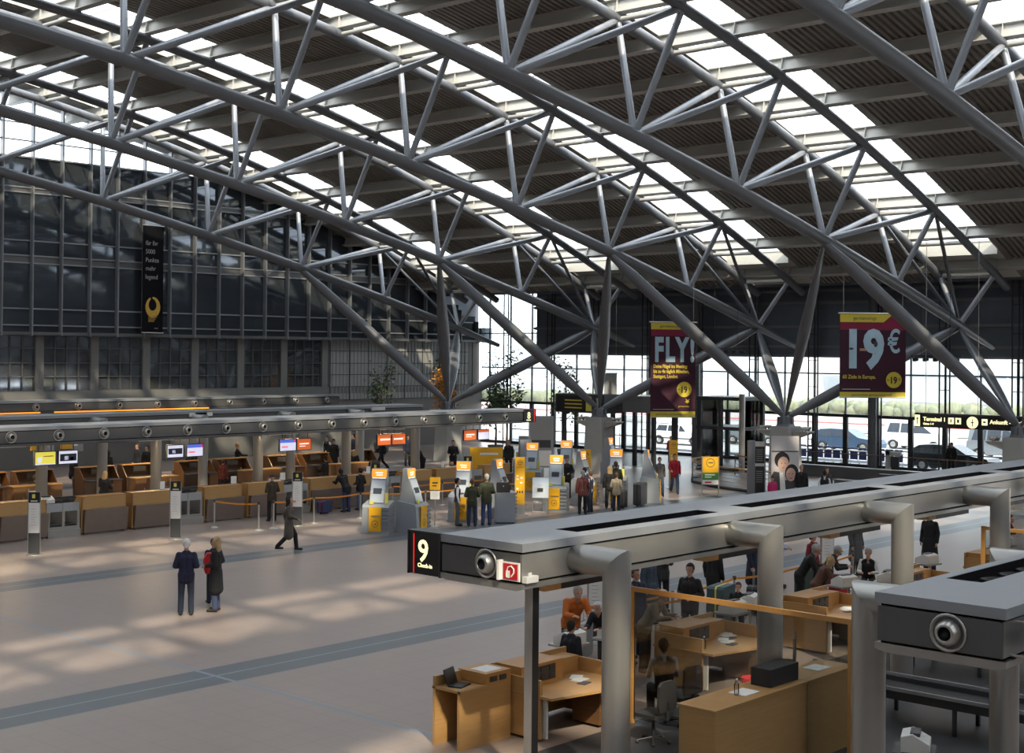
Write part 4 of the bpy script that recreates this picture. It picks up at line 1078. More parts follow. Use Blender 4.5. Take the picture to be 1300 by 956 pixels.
# back cabinet and conveyor frames in the middle of island 9
bc = thing('back_cabinet', 'long low oak cabinet with papers on it behind the glass screen of check-in 9', 'cabinet', (16.4, 11.0, 0))
b = MB(); b.box(0, 4.0, 0, 0.62, 0.0, 1.25); b.build('body', 'wood', bc)
b = MB(); b.box(-0.02, 4.02, -0.02, 0.64, 1.25, 1.28); b.build('top', 'wood', bc)
b = MB(); b.box(1.7, 2.5, 0.15, 0.5, 1.28, 1.55); b.build('black_box', 'rubber', bc)
b = MB(); b.box(1.0, 1.4, 0.15, 0.45, 1.28, 1.29); b.build('sheet', 'paper', bc)
b = MB(); b.box(3.2, 3.6, 0.2, 0.5, 1.28, 1.29); b.build('sheet', 'paper', bc)
cf = thing('belt_conveyor', 'black framed baggage belt running across island 9 behind the back cabinet', 'conveyor', (22.4, 8.2, 0))
b = MB(); b.box(-0.5, -0.42, 0, 5.0, 0.45, 0.62); b.box(0.42, 0.5, 0, 5.0, 0.45, 0.62)
for y in (0.3, 1.8, 3.3, 4.7):
    for x in (-0.46, 0.46): b.box(x - 0.03, x + 0.03, y - 0.03, y + 0.03, 0, 0.45)
b.build('frame', 'darkmet', cf)
b = MB(); b.box(-0.42, 0.42, 0, 5.0, 0.5, 0.54); b.build('belt', 'rubber', cf)
b = MB(); b.box(-0.54, -0.50, 0, 5.0, 0.60, 0.66); b.box(0.5, 0.54, 0, 5.0, 0.60, 0.66); b.build('side_rail', 'gantry_top', cf)
dup(cf, (26.8, 8.2, 0), label='black framed baggage belt further along island 9, right of the second pipe')
wp = printer('flat white printer on the dark floor unit below gantry 10', 17.9, 8.7, 0.9, 0.4, None, 'white')
b = MB(); b.box(-0.3, 0.3, -0.25, 0.3, -0.9, 0); b.build('cabinet', 'dark', wp)
# glass screen in a wooden frame
gs = thing('glass_screen', 'tall glass screen in a thin oak frame beside the first bent pipe', 'screen', (18.9, 10.2, 0))
b = MB(); b.box(-0.03, 0.03, 0.0, 0.09, 0, 2.33); b.build('frame_post', 'wood_edge', gs)
b = MB(); b.box(-0.03, 0.03, 4.13, 4.22, 0, 2.33); b.build('frame_post', 'wood_edge', gs)
b = MB(); b.box(-0.03, 0.03, 0.09, 4.13, 2.25, 2.33); b.build('frame_rail', 'wood_edge', gs)
b = MB(); b.box(-0.008, 0.008, 0.09, 4.13, 0.1, 2.25); b.build('pane', 'smoke', gs)
dup(gs, (31.5, 9.5, 0), label='tall glass screen in a thin oak frame further along gantry 9')
# black post and hanging oak sign box under the end of gantry 9
bp_ = thing('black_post', 'black square post below the end of gantry 9', 'post', (15.15, 13.35, 0))
b = MB(); b.box(-0.07, 0.07, -0.07, 0.07, 0, ZB); b.build('post', 'black', bp_)
b = MB(); b.box(-0.085, -0.07, -0.07, 0.07, 0, ZB); b.build('edge_strip', 'alu', bp_)
hs = thing('hanging_counter_sign', 'black and oak sign box hanging under gantry 9 at its left end', 'sign', (18.2, 14.62, 0), group='sign boxes under gantry 9')
b = MB(); b.box(-0.9, 0.9, 0, 0.3, 2.45, ZB); b.build('black_panel', 'black', hs)
b = MB(); b.box(-1.3, -0.9, 0, 0.3, 2.45, ZB); b.build('oak_end', 'wood', hs)
for i in range(1, 6): dup(hs, (18.2 + 4.57 * i, 14.62, 0), label='black and oak sign box under gantry 9, %s from its left end' % ordn[i + 1])

# ================================================================== KIOSKS AND SIGNS IN THE HALL
def kiosk(label, x, y, rz, s=1.0):
    k = thing('check_in_kiosk', label, 'kiosk', (x, y, 0), rz, 'self check-in kiosks')
    b = MB(); b.prism([(-0.40, 0.0), (0.44, 0.0), (0.44, 1.02), (0.36, 1.10), (-0.30, 1.0), (-0.36, 0.92)], 'x', -0.48, 0.48)
    b.box(-0.50, 0.50, -0.43, 0.46, 0.0, 0.08); b.build('base_cabinet', 'kiosk', k)
    b = MB(); b.prism([(-0.24, 1.0), (0.40, 1.05), (0.34, 1.45), (0.28, 2.22), (0.12, 2.22), (0.06, 1.86), (-0.10, 1.42)], 'x', -0.27, 0.27); b.build('screen_tower', 'kiosk', k)
    b = MB()
    for i in range(6): b.box(0.24, 0.495, -0.44, 0.40, 0.14 + i * 0.14, 0.23 + i * 0.14)
    b.build('side_louvre', 'steel_light', k)
    b = MB(); b.box(-0.22, 0.22, -0.435, -0.40, 0.10, 0.94); yd = b.build('service_door', 'yellow', k)
    b = MB(); b.box(-0.12, 0.18, -0.46, -0.435, 0.62, 0.65); b.build('handle', 'alu', yd)
    b = MB()
    for q in range(20):
        a0, a1 = q * PI / 10, (q + 1) * PI / 10
        b.add([(r * math.cos(a), -0.438, 0.36 + r * math.sin(a)) for a in (a0, a1) for r in (0.105, 0.12)], [(0, 1, 3, 2)])
    b.add([(-0.07, -0.438, 0.33), (0.0, -0.438, 0.35), (0.08, -0.438, 0.43), (0.03, -0.438, 0.35), (0.06, -0.438, 0.31), (-0.01, -0.438, 0.33)], [(0, 1, 4, 5), (1, 2, 3, 4)])
    b.build('crane_roundel', 'dark', yd)
    d = Vector((0, 0.16, 0.44)).normalized(); nn = Vector((0, -0.44, 0.16)).normalized()
    b = MB(); b.obox((0, -0.035, 1.66), [(1, 0, 0), Vector((0, 0.16, 0.42)).normalized(), Vector((0, -0.42, 0.16)).normalized()], (0.24, 0.17, 0.012)); b.build('face_plate', 'kiosk_light', k)
    b = MB(); b.obox((0, -0.180, 1.28), [(1, 0, 0), Vector((0, 0.14, 0.42)).normalized(), Vector((0, -0.42, 0.14)).normalized()], (0.24, 0.22, 0.012)); fp = b.build('face_plate', 'kiosk_light', k)
    b = MB(); b.obox((0, -0.12, 1.46), [(1, 0, 0), Vector((0, 0.14, 0.42)).normalized(), Vector((0, -0.42, 0.14)).normalized()], (0.15, 0.10, 0.02)); b.build('touch_screen', 'screen_dark', k)
    b = MB(); b.box(-0.24, -0.10, -0.31, -0.26, 1.02, 1.14); b.build('leaflet_holder', 'lemon', k)
    b = MB(); b.box(0.27, 0.37, -0.12, -0.06, 1.04, 1.40); b.build('leaflet_holder', 'lemon', k)
    b = MB(); b.box(-0.26, 0.26, 0.07, 0.13, 1.86, 2.20); hd_ = b.build('lit_header', 'orangelit', k)
    b = MB(); b.box(-0.24, 0.24, 0.064, 0.07, 1.875, 1.91); b.box(-0.13, 0.13, 0.064, 0.07, 2.06, 2.10); b.box(-0.10, 0.12, 0.064, 0.07, 1.98, 2.02); b.build('header_lettering', 'signwhite', hd_)
    return k
K0 = kiosk('self check-in kiosk facing left, leftmost of the row, yellow door in front', 32.5, 35.8, math.radians(-58))
A_, B_ = math.radians(-58), math.radians(18)
kl = [(33.55, 35.15, B_, 'self check-in kiosk seen from its side, right behind the leftmost kiosk'),
      (37.0, 36.1, A_, 'self check-in kiosk used by the two men in green sweaters'),
      (38.9, 35.9, B_, 'self check-in kiosk seen from its side, right of the two men in green'),
      (42.1, 35.9, A_, 'self check-in kiosk with yellow door, left of the queue group'),
      (44.8, 36.6, B_, 'self check-in kiosk half hidden behind the queue group'),
      (46.75, 36.5, A_, 'self check-in kiosk in front of the man in the long green coat'),
      (47.6, 35.3, B_ + .3, 'grey self check-in kiosk seen from behind, by the dark suitcases'),
      (47.1, 41.6, A_, 'distant self check-in kiosk behind the leaflet stand, orange header lit'),
      (49.5, 41.6, A_, 'distant self check-in kiosk left of the concrete pylon, orange header lit'),
      (53.0, 41.6, B_, 'distant grey kiosk right of the concrete pylon'),
      (48.6, 43.4, PI * .8, 'distant grey kiosk seen from behind near the sign of gantry 8'),
      (50.8, 45.4, PI * .75, 'farthest grey kiosk seen from behind, beyond gantry 8')]
for x, y, r, l in kl: dup(K0, (x, y, 0), r, label=l)
ys_ = thing('yellow_sign_pillar', 'tall yellow information pillar with pictograms between the kiosks', 'sign', (39.95, 35.9, 0), math.radians(-42))
b = MB(); b.box(-0.19, 0.19, -0.05, 0.05, 0.42, 2.25); b.build('yellow_panel', 'yellow', ys_)
b = MB(); b.box(-0.19, 0.19, -0.05, 0.05, 0.03, 0.42); b.box(-0.21, -0.19, -0.06, 0.06, 0.03, 2.27); b.box(-0.3, 0.3, -0.2, 0.2, 0, 0.03); b.build('base', 'alu', ys_)
b = MB()
for (u, w, z, h) in ((-.10, .08, 1.50, .05), (-.10, .08, 1.38, .05), (.06, .1, 1.42, .06), (-.10, .08, 1.0, .06), (.05, .1, 1.24, .05)): b.box(u - w / 2, u + w / 2, -0.056, -0.05, z, z + h)
b.build('pictogram_card', 'paper', ys_)
b = MB()
for q in range(16):
    a0, a1 = q * PI / 8, (q + 1) * PI / 8
    b.add([(r * math.cos(a), -0.056, 2.05 + r * math.sin(a)) for a in (a0, a1) for r in (0.085, 0.10)], [(0, 1, 3, 2)])
b.box(-.06, .07, -.056, -.05, 2.04, 2.07); b.box(-.15, .15, -.056, -.05, 1.86, 1.87)
for u in (-.12, -.03, .07): b.box(u, u + .05, -.056, -.05, .86, .95)
b.build('printed_symbols', 'dark', ys_)
dup(ys_, (45.7, 37.3, 0), math.radians(-42), label='tall yellow information pillar in front of the concrete pylon', scale=(1.1, 1, .98))
dup(ys_, (53.3, 38.2, 0), math.radians(-42), label='tall yellow information pillar behind the walking couple by the stair rail')
def leaflet_stand():
    t = thing('leaflet_stand', 'white leaning leaflet stand on a thin frame between kiosks', 'stand', (41.0, 35.75, 0), math.radians(-50))
    b = MB()
    b.add([(-0.32, -0.10, 0.62), (0.32, -0.10, 0.62), (0.32, 0.02, 1.15), (-0.32, 0.02, 1.15), (0.32, 0.30, 1.38), (-0.32, 0.30, 1.38), (-0.32, -0.07, 0.62), (0.32, -0.07, 0.62), (0.32, 0.05, 1.13), (-0.32, 0.05, 1.13), (0.32, 0.31, 1.35), (-0.32, 0.31, 1.35)],
          [(0, 1, 2, 3), (3, 2, 4, 5), (7, 6, 9, 8), (8, 9, 11, 10), (0, 6, 7, 1), (4, 10, 11, 5), (0, 3, 9, 6), (3, 5, 11, 9), (1, 7, 8, 2), (2, 8, 10, 4)]); b.build('panel', 'kiosk_light', t)
    b = MB(); b.box(-.12, .10, -.075, -.07, .86, 1.0); b.build('label', 'dark', t)
    b = MB()
    for x in (-0.3, 0.3): b.tube((x, 0.0, 0.03), (x, 0.0, 0.75), 0.018, n=6); b.tube((x, -0.25, 0.02), (x, 0.35, 0.02), 0.02, n=6); b.tube((x, 0.25, 0.02), (x, 0.28, 1.35), 0.015, n=6)
    b.tube((-.3, .3, .6), (.3, .3, .6), .015, n=6); b.tube((-.3, .25, .03), (.3, .25, .03), .015, n=6); b.build('frame', 'alu', t)
leaflet_stand()
sp = thing('sign_stand', 'small yellow and white notice on a thin pole beside the uniformed attendant', 'sign', (35.15, 35.7, 0), math.radians(-45))
b = MB(); b.box(-0.19, 0.19, -0.02, 0.02, 1.32, 1.78); b.build('yellow_card', 'yellow', sp)
b = MB(); b.box(-0.17, 0.17, -0.03, 0.0, 0.98, 1.28); b.build('white_card', 'paper', sp)
b = MB(); b.tube((0, 0.02, 0), (0, 0.02, 1.75), 0.02, n=8); b.lathe([(0, 0.0), (0.19, 0.0), (0.19, 0.015), (0.03, 0.03), (0, 0.03)]); b.build('pole', 'alu', sp)
b = MB(); b.box(-.1, .1, -.025, -.02, 1.55, 1.6); b.box(-.1, .06, -.025, -.02, 1.45, 1.49); b.build('print', 'dark', sp)
yb_ = thing('yellow_board', 'wide yellow advertising board among the distant kiosks', 'board', (46.2, 43.6, 0), math.radians(-42))
b = MB(); b.box(-.75, .75, -.03, .03, .9, 1.95); b.build('panel', 'yellow', yb_)
b = MB(); b.box(-.3, .55, -.036, -.03, 1.6, 1.7); b.build('lettering', 'paper', yb_)
b = MB(); b.box(-.7, -.64, -.03, .03, 0, .9); b.box(.64, .7, -.03, .03, 0, .9); b.box(-.75, .75, -.2, .2, 0, .03); b.build('frame', 'alu', yb_)
gs2 = thing('notice_stand', 'small orange, green and white notice stand in front of the stair rail', 'sign', (51.5, 34.9, 0), math.radians(-42))
b = MB(); b.box(-0.36, 0.36, -0.02, 0.02, 1.05, 1.75); b.build('orange_card', 'yellow', gs2)
b = MB(); b.box(-0.36, 0.36, -0.02, 0.02, 0.72, 1.05); b.build('green_card', mat('green_card', (0.06, 0.22, 0.06), 0.5), gs2)
b = MB(); b.box(-0.36, 0.36, -0.02, 0.02, 0.52, 0.72); b.build('white_card', 'paper', gs2)
b = MB(); b.box(-0.40, -0.36, -0.03, 0.03, 0, 1.78); b.box(0.36, 0.40, -0.03, 0.03, 0, 1.78); b.box(-0.45, 0.45, -0.2, 0.2, 0, 0.03); b.build('frame', 'alu', gs2)
b = MB()
for q in range(16):
    a0, a1 = q * PI / 8, (q + 1) * PI / 8
    b.add([(r * math.cos(a), -0.024, 1.48 + r * math.sin(a)) for a in (a0, a1) for r in (0.17, 0.20)], [(0, 1, 3, 2)])
b.box(-.1, .12, -.024, -.02, 1.46, 1.51); b.build('crane_roundel', 'dark', gs2)
b = MB(); b.box(-.25, .2, -.026, -.02, .93, .97); b.box(-.25, .05, -.026, -.02, .83, .87); b.build('print', 'paper', gs2)
b = MB(); b.box(-.25, .05, -.026, -.02, .59, .65); b.build('red_print', 'red', gs2)

def totem(label, x, y, rz=math.radians(-42)):
    t = thing('info_totem', label, 'sign', (x, y, 0), rz, 'white information totems in front of the desks')
    b = MB(); b.box(-0.16, 0.16, -0.04, 0.04, 0.68, 1.60); b.build('white_panel', 'paper', t)
    b = MB(); b.box(-0.16, 0.16, -0.045, 0.045, 1.60, 1.92); hd_ = b.build('black_header', 'black', t)
    b = MB(); b.box(-0.06, 0.03, -0.052, -0.045, 1.74, 1.86); b.build('pictogram', 'lemon', hd_)
    b = MB(); b.box(-0.10, 0.10, -0.052, -0.045, 1.64, 1.67); b.build('lettering', 'paper', hd_)
    b = MB(); b.box(-0.16, 0.16, -0.042, 0.042, 0.05, 0.68); b.build('dark_foot_panel', 'dark', t)
    b = MB(); b.tube((-0.18, 0, 0), (-0.18, 0, 2.02), 0.02, n=8); b.tube((0.18, 0, 0), (0.18, 0, 1.92), 0.012, n=8); b.lathe([(0, 0), (0.24, 0), (0.24, 0.02), (0, 0.02)]); b.build('pole', 'alu', t)
    b = MB()
    for i in range(7): b.box(-0.10, 0.06 - 0.02 * (i % 3), -0.043, -0.04, 0.92 + 0.08 * i, 0.928 + 0.08 * i)
    b.build('printed_lines', 'greytext', t)
    return t
T0 = totem('white information totem at the left edge in front of the first desks', 21.45, 39.15)
dup(T0, (26.6, 39.3, 0), label='white information totem behind the white-haired man')
dup(T0, (31.75, 39.3, 0), label='white information totem just right of the walking woman in brown')
dup(T0, (36.6, 40.5, 0), label='white information totem partly behind the second kiosk')
dup(T0, (41.9, 40.6, 0), label='white information totem behind the two men in green')

# barrier posts and belts
ST = None
def stanchion(label, x, y):
    global ST
    if ST is None:
        ST = thing('barrier_post', label, 'barrier post', (x, y, 0), group='silver barrier posts')
        b = MB(); b.tube((0, 0, 0.02), (0, 0, 0.98), 0.033, n=12); b.build('pole', 'alu', ST)
        b = MB(); b.lathe([(0, 0), (0.18, 0.0), (0.18, 0.015), (0.06, 0.05), (0.03, 0.06)], n=18); b.build('foot', 'alu', ST)
        b = MB(); b.lathe([(0.04, 0.90), (0.045, 0.92), (0.045, 0.99), (0, 1.0)], n=12); b.build('belt_head', 'dark', ST)
        return ST
    return dup(ST, (x, y, 0), label=label)
def belt(label, a, c, z=0.93):
    a, c = Vector((a[0], a[1], z)), Vector((c[0], c[1], z)); d = (c - a); L = d.length; d.normalize(); n_ = Vector((-d.y, d.x, 0))
    b = MB(); N = 8
    v = []
    for i in range(N + 1):
        t = i / N; p = a + d * L * t - Vector((0, 0, 0.05 * 4 * t * (1 - t)))
        for s, h in ((-1, -1), (1, -1), (1, 1), (-1, 1)): v.append(p + n_ * 0.004 * s + Vector((0, 0, 0.026 * h)))
    f = [(i * 4 + j, i * 4 + (j + 1) % 4, i * 4 + 4 + (j + 1) % 4, i * 4 + 4 + j) for i in range(N) for j in range(4)]
    b.add([q - a for q in v], f); o = b.build('barrier_belt', 'belt', None, label=label, cat='barrier belt', group='orange barrier belts'); o.location = a
posts8 = [(29.3, 40.9), (29.95, 39.2), (30.6, 39.2), (32.6, 39.4), (34.85, 39.4), (37.2, 38.3), (39.4, 38.3), (41.6, 38.4), (44.0, 38.6), (37.6, 40.6), (40.2, 40.4), (43.0, 40.4)]
pn = ['farthest left, close to the desks', 'just left of the walking woman', 'directly behind the walking woman', 'right of the white totem', 'behind the leftmost kiosk', 'beside the small pole notice', 'behind the men in green', 'between kiosk and leaflet stand', 'left of the queue group', 'in the second row near the desks', 'in the second row, middle', 'in the second row, right end']
for (x, y), l in zip(posts8, pn): stanchion('silver barrier post ' + l, x, y)
for i, (p, q) in enumerate(((0, 1), (2, 3), (3, 4), (4, 5), (5, 6), (6, 7), (7, 8), (4, 9), (9, 10), (10, 11))):
    belt('orange belt strung from the post %s' % pn[p] if i < 7 else 'orange belt of the second row, from the post %s' % pn[p], posts8[p], posts8[q])
posts9 = [(22.6, 18.6), (25.4, 18.2), (28.2, 18.4), (31.0, 18.2), (25.2, 17.5), (33.8, 18.3)]
for i, (x, y) in enumerate(posts9): stanchion('silver barrier post in the queue under gantry 9, %s from the left' % ordn[i + 1], x, y)
for i, (p, q) in enumerate(((0, 1), (0, 4), (1, 2), (2, 3), (3, 5))): belt('orange belt in the queue under gantry 9, %s one' % ordn[i + 1], posts9[p], posts9[q])
T9 = dup(T0, (23.6, 18.95, 0), math.radians(-42), label='white notice totem in the queue under gantry 9, near the man in the cap')
dup(T0, (33.5, 18.9, 0), math.radians(-42), label='white notice totem seen between the third and fourth bent pipe')
dup(T0, (37.6, 18.9, 0), math.radians(-42), label='white notice totem at the right edge beyond the fourth pipe')

# luggage
def suitcase(label, x, y, rz, w=.45, d=.28, h=.65, m='dark', m2='black', handle=True):
    t = thing('suitcase', label, 'suitcase', (x, y, 0), rz)
    b = MB(); pr = [(-w/2+.04, .05), (w/2-.04, .05), (w/2, .09), (w/2, h-.05), (w/2-.05, h), (-w/2+.05, h), (-w/2, h-.05), (-w/2, .09)]
    b.prism(pr, 'y', -d / 2, d / 2); b.build('shell', m, t)
    b = MB(); b.prism([(p[0] * 1.01, .05 + (p[1] - .05) * 1.005) for p in pr], 'y', -0.02, 0.02); b.build('zip_band', m2, t)
    b = MB()
    for s in (-1, 1): b.lathe([(0, -.02), (.04, -.02), (.04, .02), (0, .02)], (s * (w / 2 - .07), 0, .04), (0, 1, 0), 10)
    b.build('wheels', 'black', t)
    if handle:
        b = MB(); b.tube((-.1, 0, h), (-.1, 0, h + .38), .01, n=6); b.tube((.1, 0, h), (.1, 0, h + .38), .01, n=6); b.tube((-.11, 0, h + .38), (.11, 0, h + .38), .014, n=6); b.build('pull_handle', 'alu', t)
    return t
suitcase('large dark suitcase standing at the right end of the queue group', 46.15, 34.75, .3, .75, .35, .95, 'dark', 'black', False)
suitcase('black trolley case at the feet of the man in the long green coat', 44.95, 34.75, .9, .5, .3, .72, 'rubber', 'dark')
suitcase('dark blue case with bright red top by the two people in black', 34.85, 41.5, .2, .55, .32, .5, mat('navy_case', (.03, .04, .10), .6), 'red', False)
suitcase('grey metal trolley case in the queue under gantry 9', 22.2, 18.2, .3, .55, .3, .75, 'greyplastic', 'dark')
suitcase('dark suitcase with a lime strap in the queue under gantry 9', 26.6, 17.7, .2, .7, .4, 1.05, mat('teal_case', (.05, .09, .10), .6), 'lemon', False)
suitcase('blue suitcase standing near the counter under gantry 9', 27.6, 17.2, .5, .45, .3, .85, mat('blue_case', (.03, .07, .25), .6), 'dark', False)
suitcase('red suitcase beside the grey-haired clerk under gantry 9', 31.2, 17.3, .1, .45, .3, .8, 'red', 'dark', False)
bx = thing('grey_cabinet', 'low grey metal cabinet with a black briefcase on it, next to the men in green', 'cabinet', (37.85, 34.75, 0), math.radians(-42))
b = MB(); b.box(-.36, .36, -.3, .3, .04, 1.08); b.build('body', 'kiosk', bx)
b = MB(); b.box(-.37, .37, -.31, .31, 1.08, 1.12); b.build('lid', 'gantry_top', bx)
b = MB(); b.box(-.34, .34, -.28, .28, 0, .04); b.build('plinth', 'black', bx)
bf = thing('briefcase', 'black briefcase lying on the grey metal cabinet', 'briefcase', (37.75, 34.75, 1.12), math.radians(-42))
b = MB(); b.prism([(-.24, .0), (.24, .0), (.25, .04), (.25, .34), (.2, .38), (-.2, .38), (-.25, .34), (-.25, .04)], 'y', -.1, .1); b.build('case', 'black', bf)
b = MB(); b.path([(-.09, 0, .37), (-.08, 0, .45), (.08, 0, .45), (.09, 0, .37)], .012, 6); b.build('handle', 'black', bf)
b = MB(); b.ball((0, -.105, .24), .02, n=8, m=6); b.build('clasp', 'alu', bf)

# ================================================================== BANNERS AND OVERHEAD SIGNS
vd = Vector((0.6764, 0.7365, 0))
def banner(label, c, w, h, rot, draw):
    t = thing('hanging_banner', label, 'banner', (c[0], c[1], c[2] - h / 2), math.radians(rot))
    b = MB(); b.box(-w / 2, w / 2, -0.012, 0.012, 0.03, h - 0.03); b.build('cloth', 'purple', t)
    b = MB(); b.tube((-w / 2 - .08, 0, h), (w / 2 + .08, 0, h), .035, n=8); b.build('rod', 'alu', t)
    b = MB(); b.tube((-w / 2, 0, 0.02), (w / 2, 0, 0.02), .03, n=8); b.build('rod', 'alu', t)
    b = MB()
    for s in (-.45, .45): b.tube((w * s, 0, h), (w * s, 0, h + 2.0), .012, n=6)
    b.build('cable', 'alu', t)
    draw(t, w, h); return t
Y0 = -0.014
def rect(t, name, m, x0, x1, z0, z1, y=Y0):
    b = MB(); b.box(x0, x1, y - .004, y, z0, z1); return b.build(name, m, t)
def header(t, w, h, hh):
    b = MB(); b.add([(-w / 2, Y0 - .002, h - .03), (w * .30, Y0 - .002, h - .03), (w * .16, Y0 - .002, h - hh), (-w / 2, Y0 - .002, h - hh)], [(0, 3, 2, 1)]); b.build('yellow_header', 'byellow', t)
    b = MB(); b.add([(w * .30, Y0 - .001, h - .03), (w * .5, Y0 - .001, h - .03), (w * .5, Y0 - .001, h - hh * 1.9), (-w * .5, Y0 - .001, h - hh * 1.9), (-w * .5, Y0 - .001, h - hh), (w * .16, Y0 - .001, h - hh)], [(5, 4, 3, 2, 1, 0)]); b.build('crimson_field', 'magenta', t)
    text('germanwings', hh * .52, 'dark', 'lettering', t, (-w * .30, Y0 - .004, h - hh * .72), (1, 0, 0), (0, 0, 1))
def roundel(t, x, z, r):
    b = MB(); n = 28; b.add([(x, Y0 - .006, z)] + [(x + r * math.cos(2 * PI * i / n), Y0 - .006, z + r * math.sin(2 * PI * i / n)) for i in range(n)], [(0, 1 + (i + 1) % n, 1 + i) for i in range(n)])
    q = b.build('price_roundel', 'byellow', t)
    text('19', r * 1.15, 'purple', 'numeral', q, (x - r * .55, Y0 - .009, z - r * .42), (1, 0, 0), (0, 0, 1), sx=.85, bold=.012)
    text('ab', r * .35, 'purple', 'lettering', q, (x - r * .9, Y0 - .009, z - r * .1), (1, 0, 0), (0, 0, 1))
    text('\u20ac', r * .45, 'purple', 'lettering', q, (x + r * .56, Y0 - .009, z - r * .1), (1, 0, 0), (0, 0, 1))
def dfly(t, w, h):
    header(t, w, h, .36)
    text('FLY!', 1.62, 'bblue', 'big_lettering', t, (-w * .42, Y0 - .006, h - 1.90), (1, 0, 0), (0, 0, 1), sx=.60, bold=.07, sp=1.2)
    for i, s in enumerate(('Deine Fl\u00fcgel ins Meeting:', 'bis zu 4x t\u00e4glich M\u00fcnchen,', 'Stuttgart, London.')):
        text(s, .24, 'byellow', 'lettering', t, (-w * .44, Y0 - .004, h - 2.26 - .25 * i), (1, 0, 0), (0, 0, 1), sx=.72, bold=.006)
    roundel(t, w * .25, h * .295, .38)
    b = MB(); cx, cz = w * .32, .78
    b.add([(cx + u, Y0 - .006, cz + v) for u, v in ((-.12, 0), (0, -.08), (.12, .0), (.06, .06), (.16, .14), (.0, .08), (-.1, .16), (-.04, .04))], [(0, 1, 7), (1, 2, 3), (1, 3, 5, 7), (3, 4, 5), (5, 6, 7)]); b.build('wing_emblem', 'byellow', t)
    text('germanwings', .11, 'byellow', 'lettering', t, (w * .12, Y0 - .004, .52), (1, 0, 0), (0, 0, 1))
    rect(t, 'thin_line', 'paper', -w * .44, w * .02, .39, .41); rect(t, 'yellow_footer', 'byellow', -w / 2, w / 2, .03, .30)
    text('jetzt buchen: germanwings.com', .125, 'dark', 'lettering', t, (-w * .38, Y0 - .008, .12), (1, 0, 0), (0, 0, 1))
def d19(t, w, h):
    header(t, w, h, .40)
    text('19', 2.35, 'bblue', 'big_numeral', t, (-w * .46, Y0 - .006, h - 2.42), (1, 0, 0), (0, 0, 1), sx=.82, bold=.10, sp=1.02)
    text('\u20ac', 1.45, 'bblue', 'big_numeral', t, (w * .22, Y0 - .006, h - 1.78), (1, 0, 0), (0, 0, 1), sx=.66, bold=.02)
    text('60 Ziele in Europa.', .24, 'byellow', 'lettering', t, (-w * .46, Y0 - .004, h - 2.98), (1, 0, 0), (0, 0, 1), sx=.85, bold=.004)
    roundel(t, w * .32, .82, .37)
    b = MB(); b.ball((-w * .33, Y0 - .01, h - 1.62), .09, (1.2, .05, .6), 10, 6); b.ball((w * .04, Y0 - .01, h - 1.40), .13, (.7, .05, 1.1), 10, 6); b.build('photo_figure_dark', 'dark', t)
    b = MB(); b.box(-w * .2, w * .16, Y0 - .009, Y0 - .006, h - 1.72, h - 1.60); b.build('photo_figure_skin', SKIN, t)
    rect(t, 'thin_line', 'paper', -w * .46, -w * .04, .38, .40); rect(t, 'yellow_footer', 'byellow', -w / 2, w / 2, .03, .26)
    text('jetzt buchen: germanwings.com', .15, 'dark', 'lettering', t, (-w * .32, Y0 - .008, .09), (1, 0, 0), (0, 0, 1))
banner('aubergine hanging banner reading FLY! with yellow top and foot strips', (56.0, 40.2, 5.52), 2.30, 4.71, -42.6 + 5, dfly)
banner('aubergine hanging banner with a giant pale 19 euro price', (58.0, 30.46, 6.31), 3.1, 3.86, -42.6, d19)
gb = thing('hanging_banner', 'narrow plain grey banner hanging behind the second concrete pylon', 'banner', (62.0, 48.85, 3.74), math.radians(-42))
b = MB(); b.box(-.36, .36, -.01, .01, 0, 1.43); b.build('cloth', 'greyplastic', gb)
b = MB(); b.tube((-.4, 0, 1.44), (.4, 0, 1.44), .02, n=6); b.tube((-.3, 0, 1.44), (-.3, 0, 5.8), .01, n=6); b.tube((.3, 0, 1.44), (.3, 0, 5.8), .01, n=6); b.build('rod', 'alu', gb)
text('0', .3, 'byellow', 'numeral', gb, (-.02, -.015, 1.0), (1, 0, 0), (0, 0, 1))
# overhead direction sign
ov = thing('overhead_sign', 'long black overhead sign reading Terminal 1 and Ankunft in yellow', 'sign', (60.0, 29.34, 3.04))
b = MB(); b.box(-.06, .10, -6.2, 0, 0, .58); b.build('case', 'black', ov)
b = MB(); b.box(-.06, .10, -6.2, 0, .60, .66); b.box(-.06, .1, -6.2, 0, .58, .60); b.build('rail', 'darkmet', ov)
def osg(name, m, y0, y1, z0, z1): b = MB(); b.box(-.07, -.06, y0, y1, z0, z1); return b.build(name, m, ov)
osg('lit_arrow_field', 'signlight', -.26, -.02, .04, .56)
b = MB(); b.add([(-.075, -.14, .47), (-.075, -.06, .36), (-.075, -.12, .38), (-.075, -.12, .14), (-.075, -.16, .14), (-.075, -.16, .38), (-.075, -.22, .36)], [(0, 1, 2), (0, 2, 5), (2, 3, 4, 5), (0, 5, 6)]); b.build('arrow', 'dark', ov)
text('Terminal 1', .25, 'signlight', 'lettering', ov, (-.065, -.42, .30), (0, -1, 0), (0, 0, 1), bold=.006)
text('Gates 1-9', .13, 'signlight', 'lettering', ov, (-.065, -.42, .12), (0, -1, 0), (0, 0, 1), bold=.003)
osg('pictogram_field', 'signlight', -1.90, -1.64, .20, .48); osg('pictogram_field', 'signlight', -2.24, -1.98, .20, .48); osg('pictogram_field', 'signlight', -3.47, -3.21, .20, .48)
b = MB(); n = 24; b.add([(-.075, -2.78, .30)] + [(-.075, -2.78 + .27 * math.cos(2 * PI * i / n), .30 + .27 * math.sin(2 * PI * i / n)) for i in range(n)], [(0, 1 + i, 1 + (i + 1) % n) for i in range(n)]); b.build('clock_roundel', 'signlight', ov)
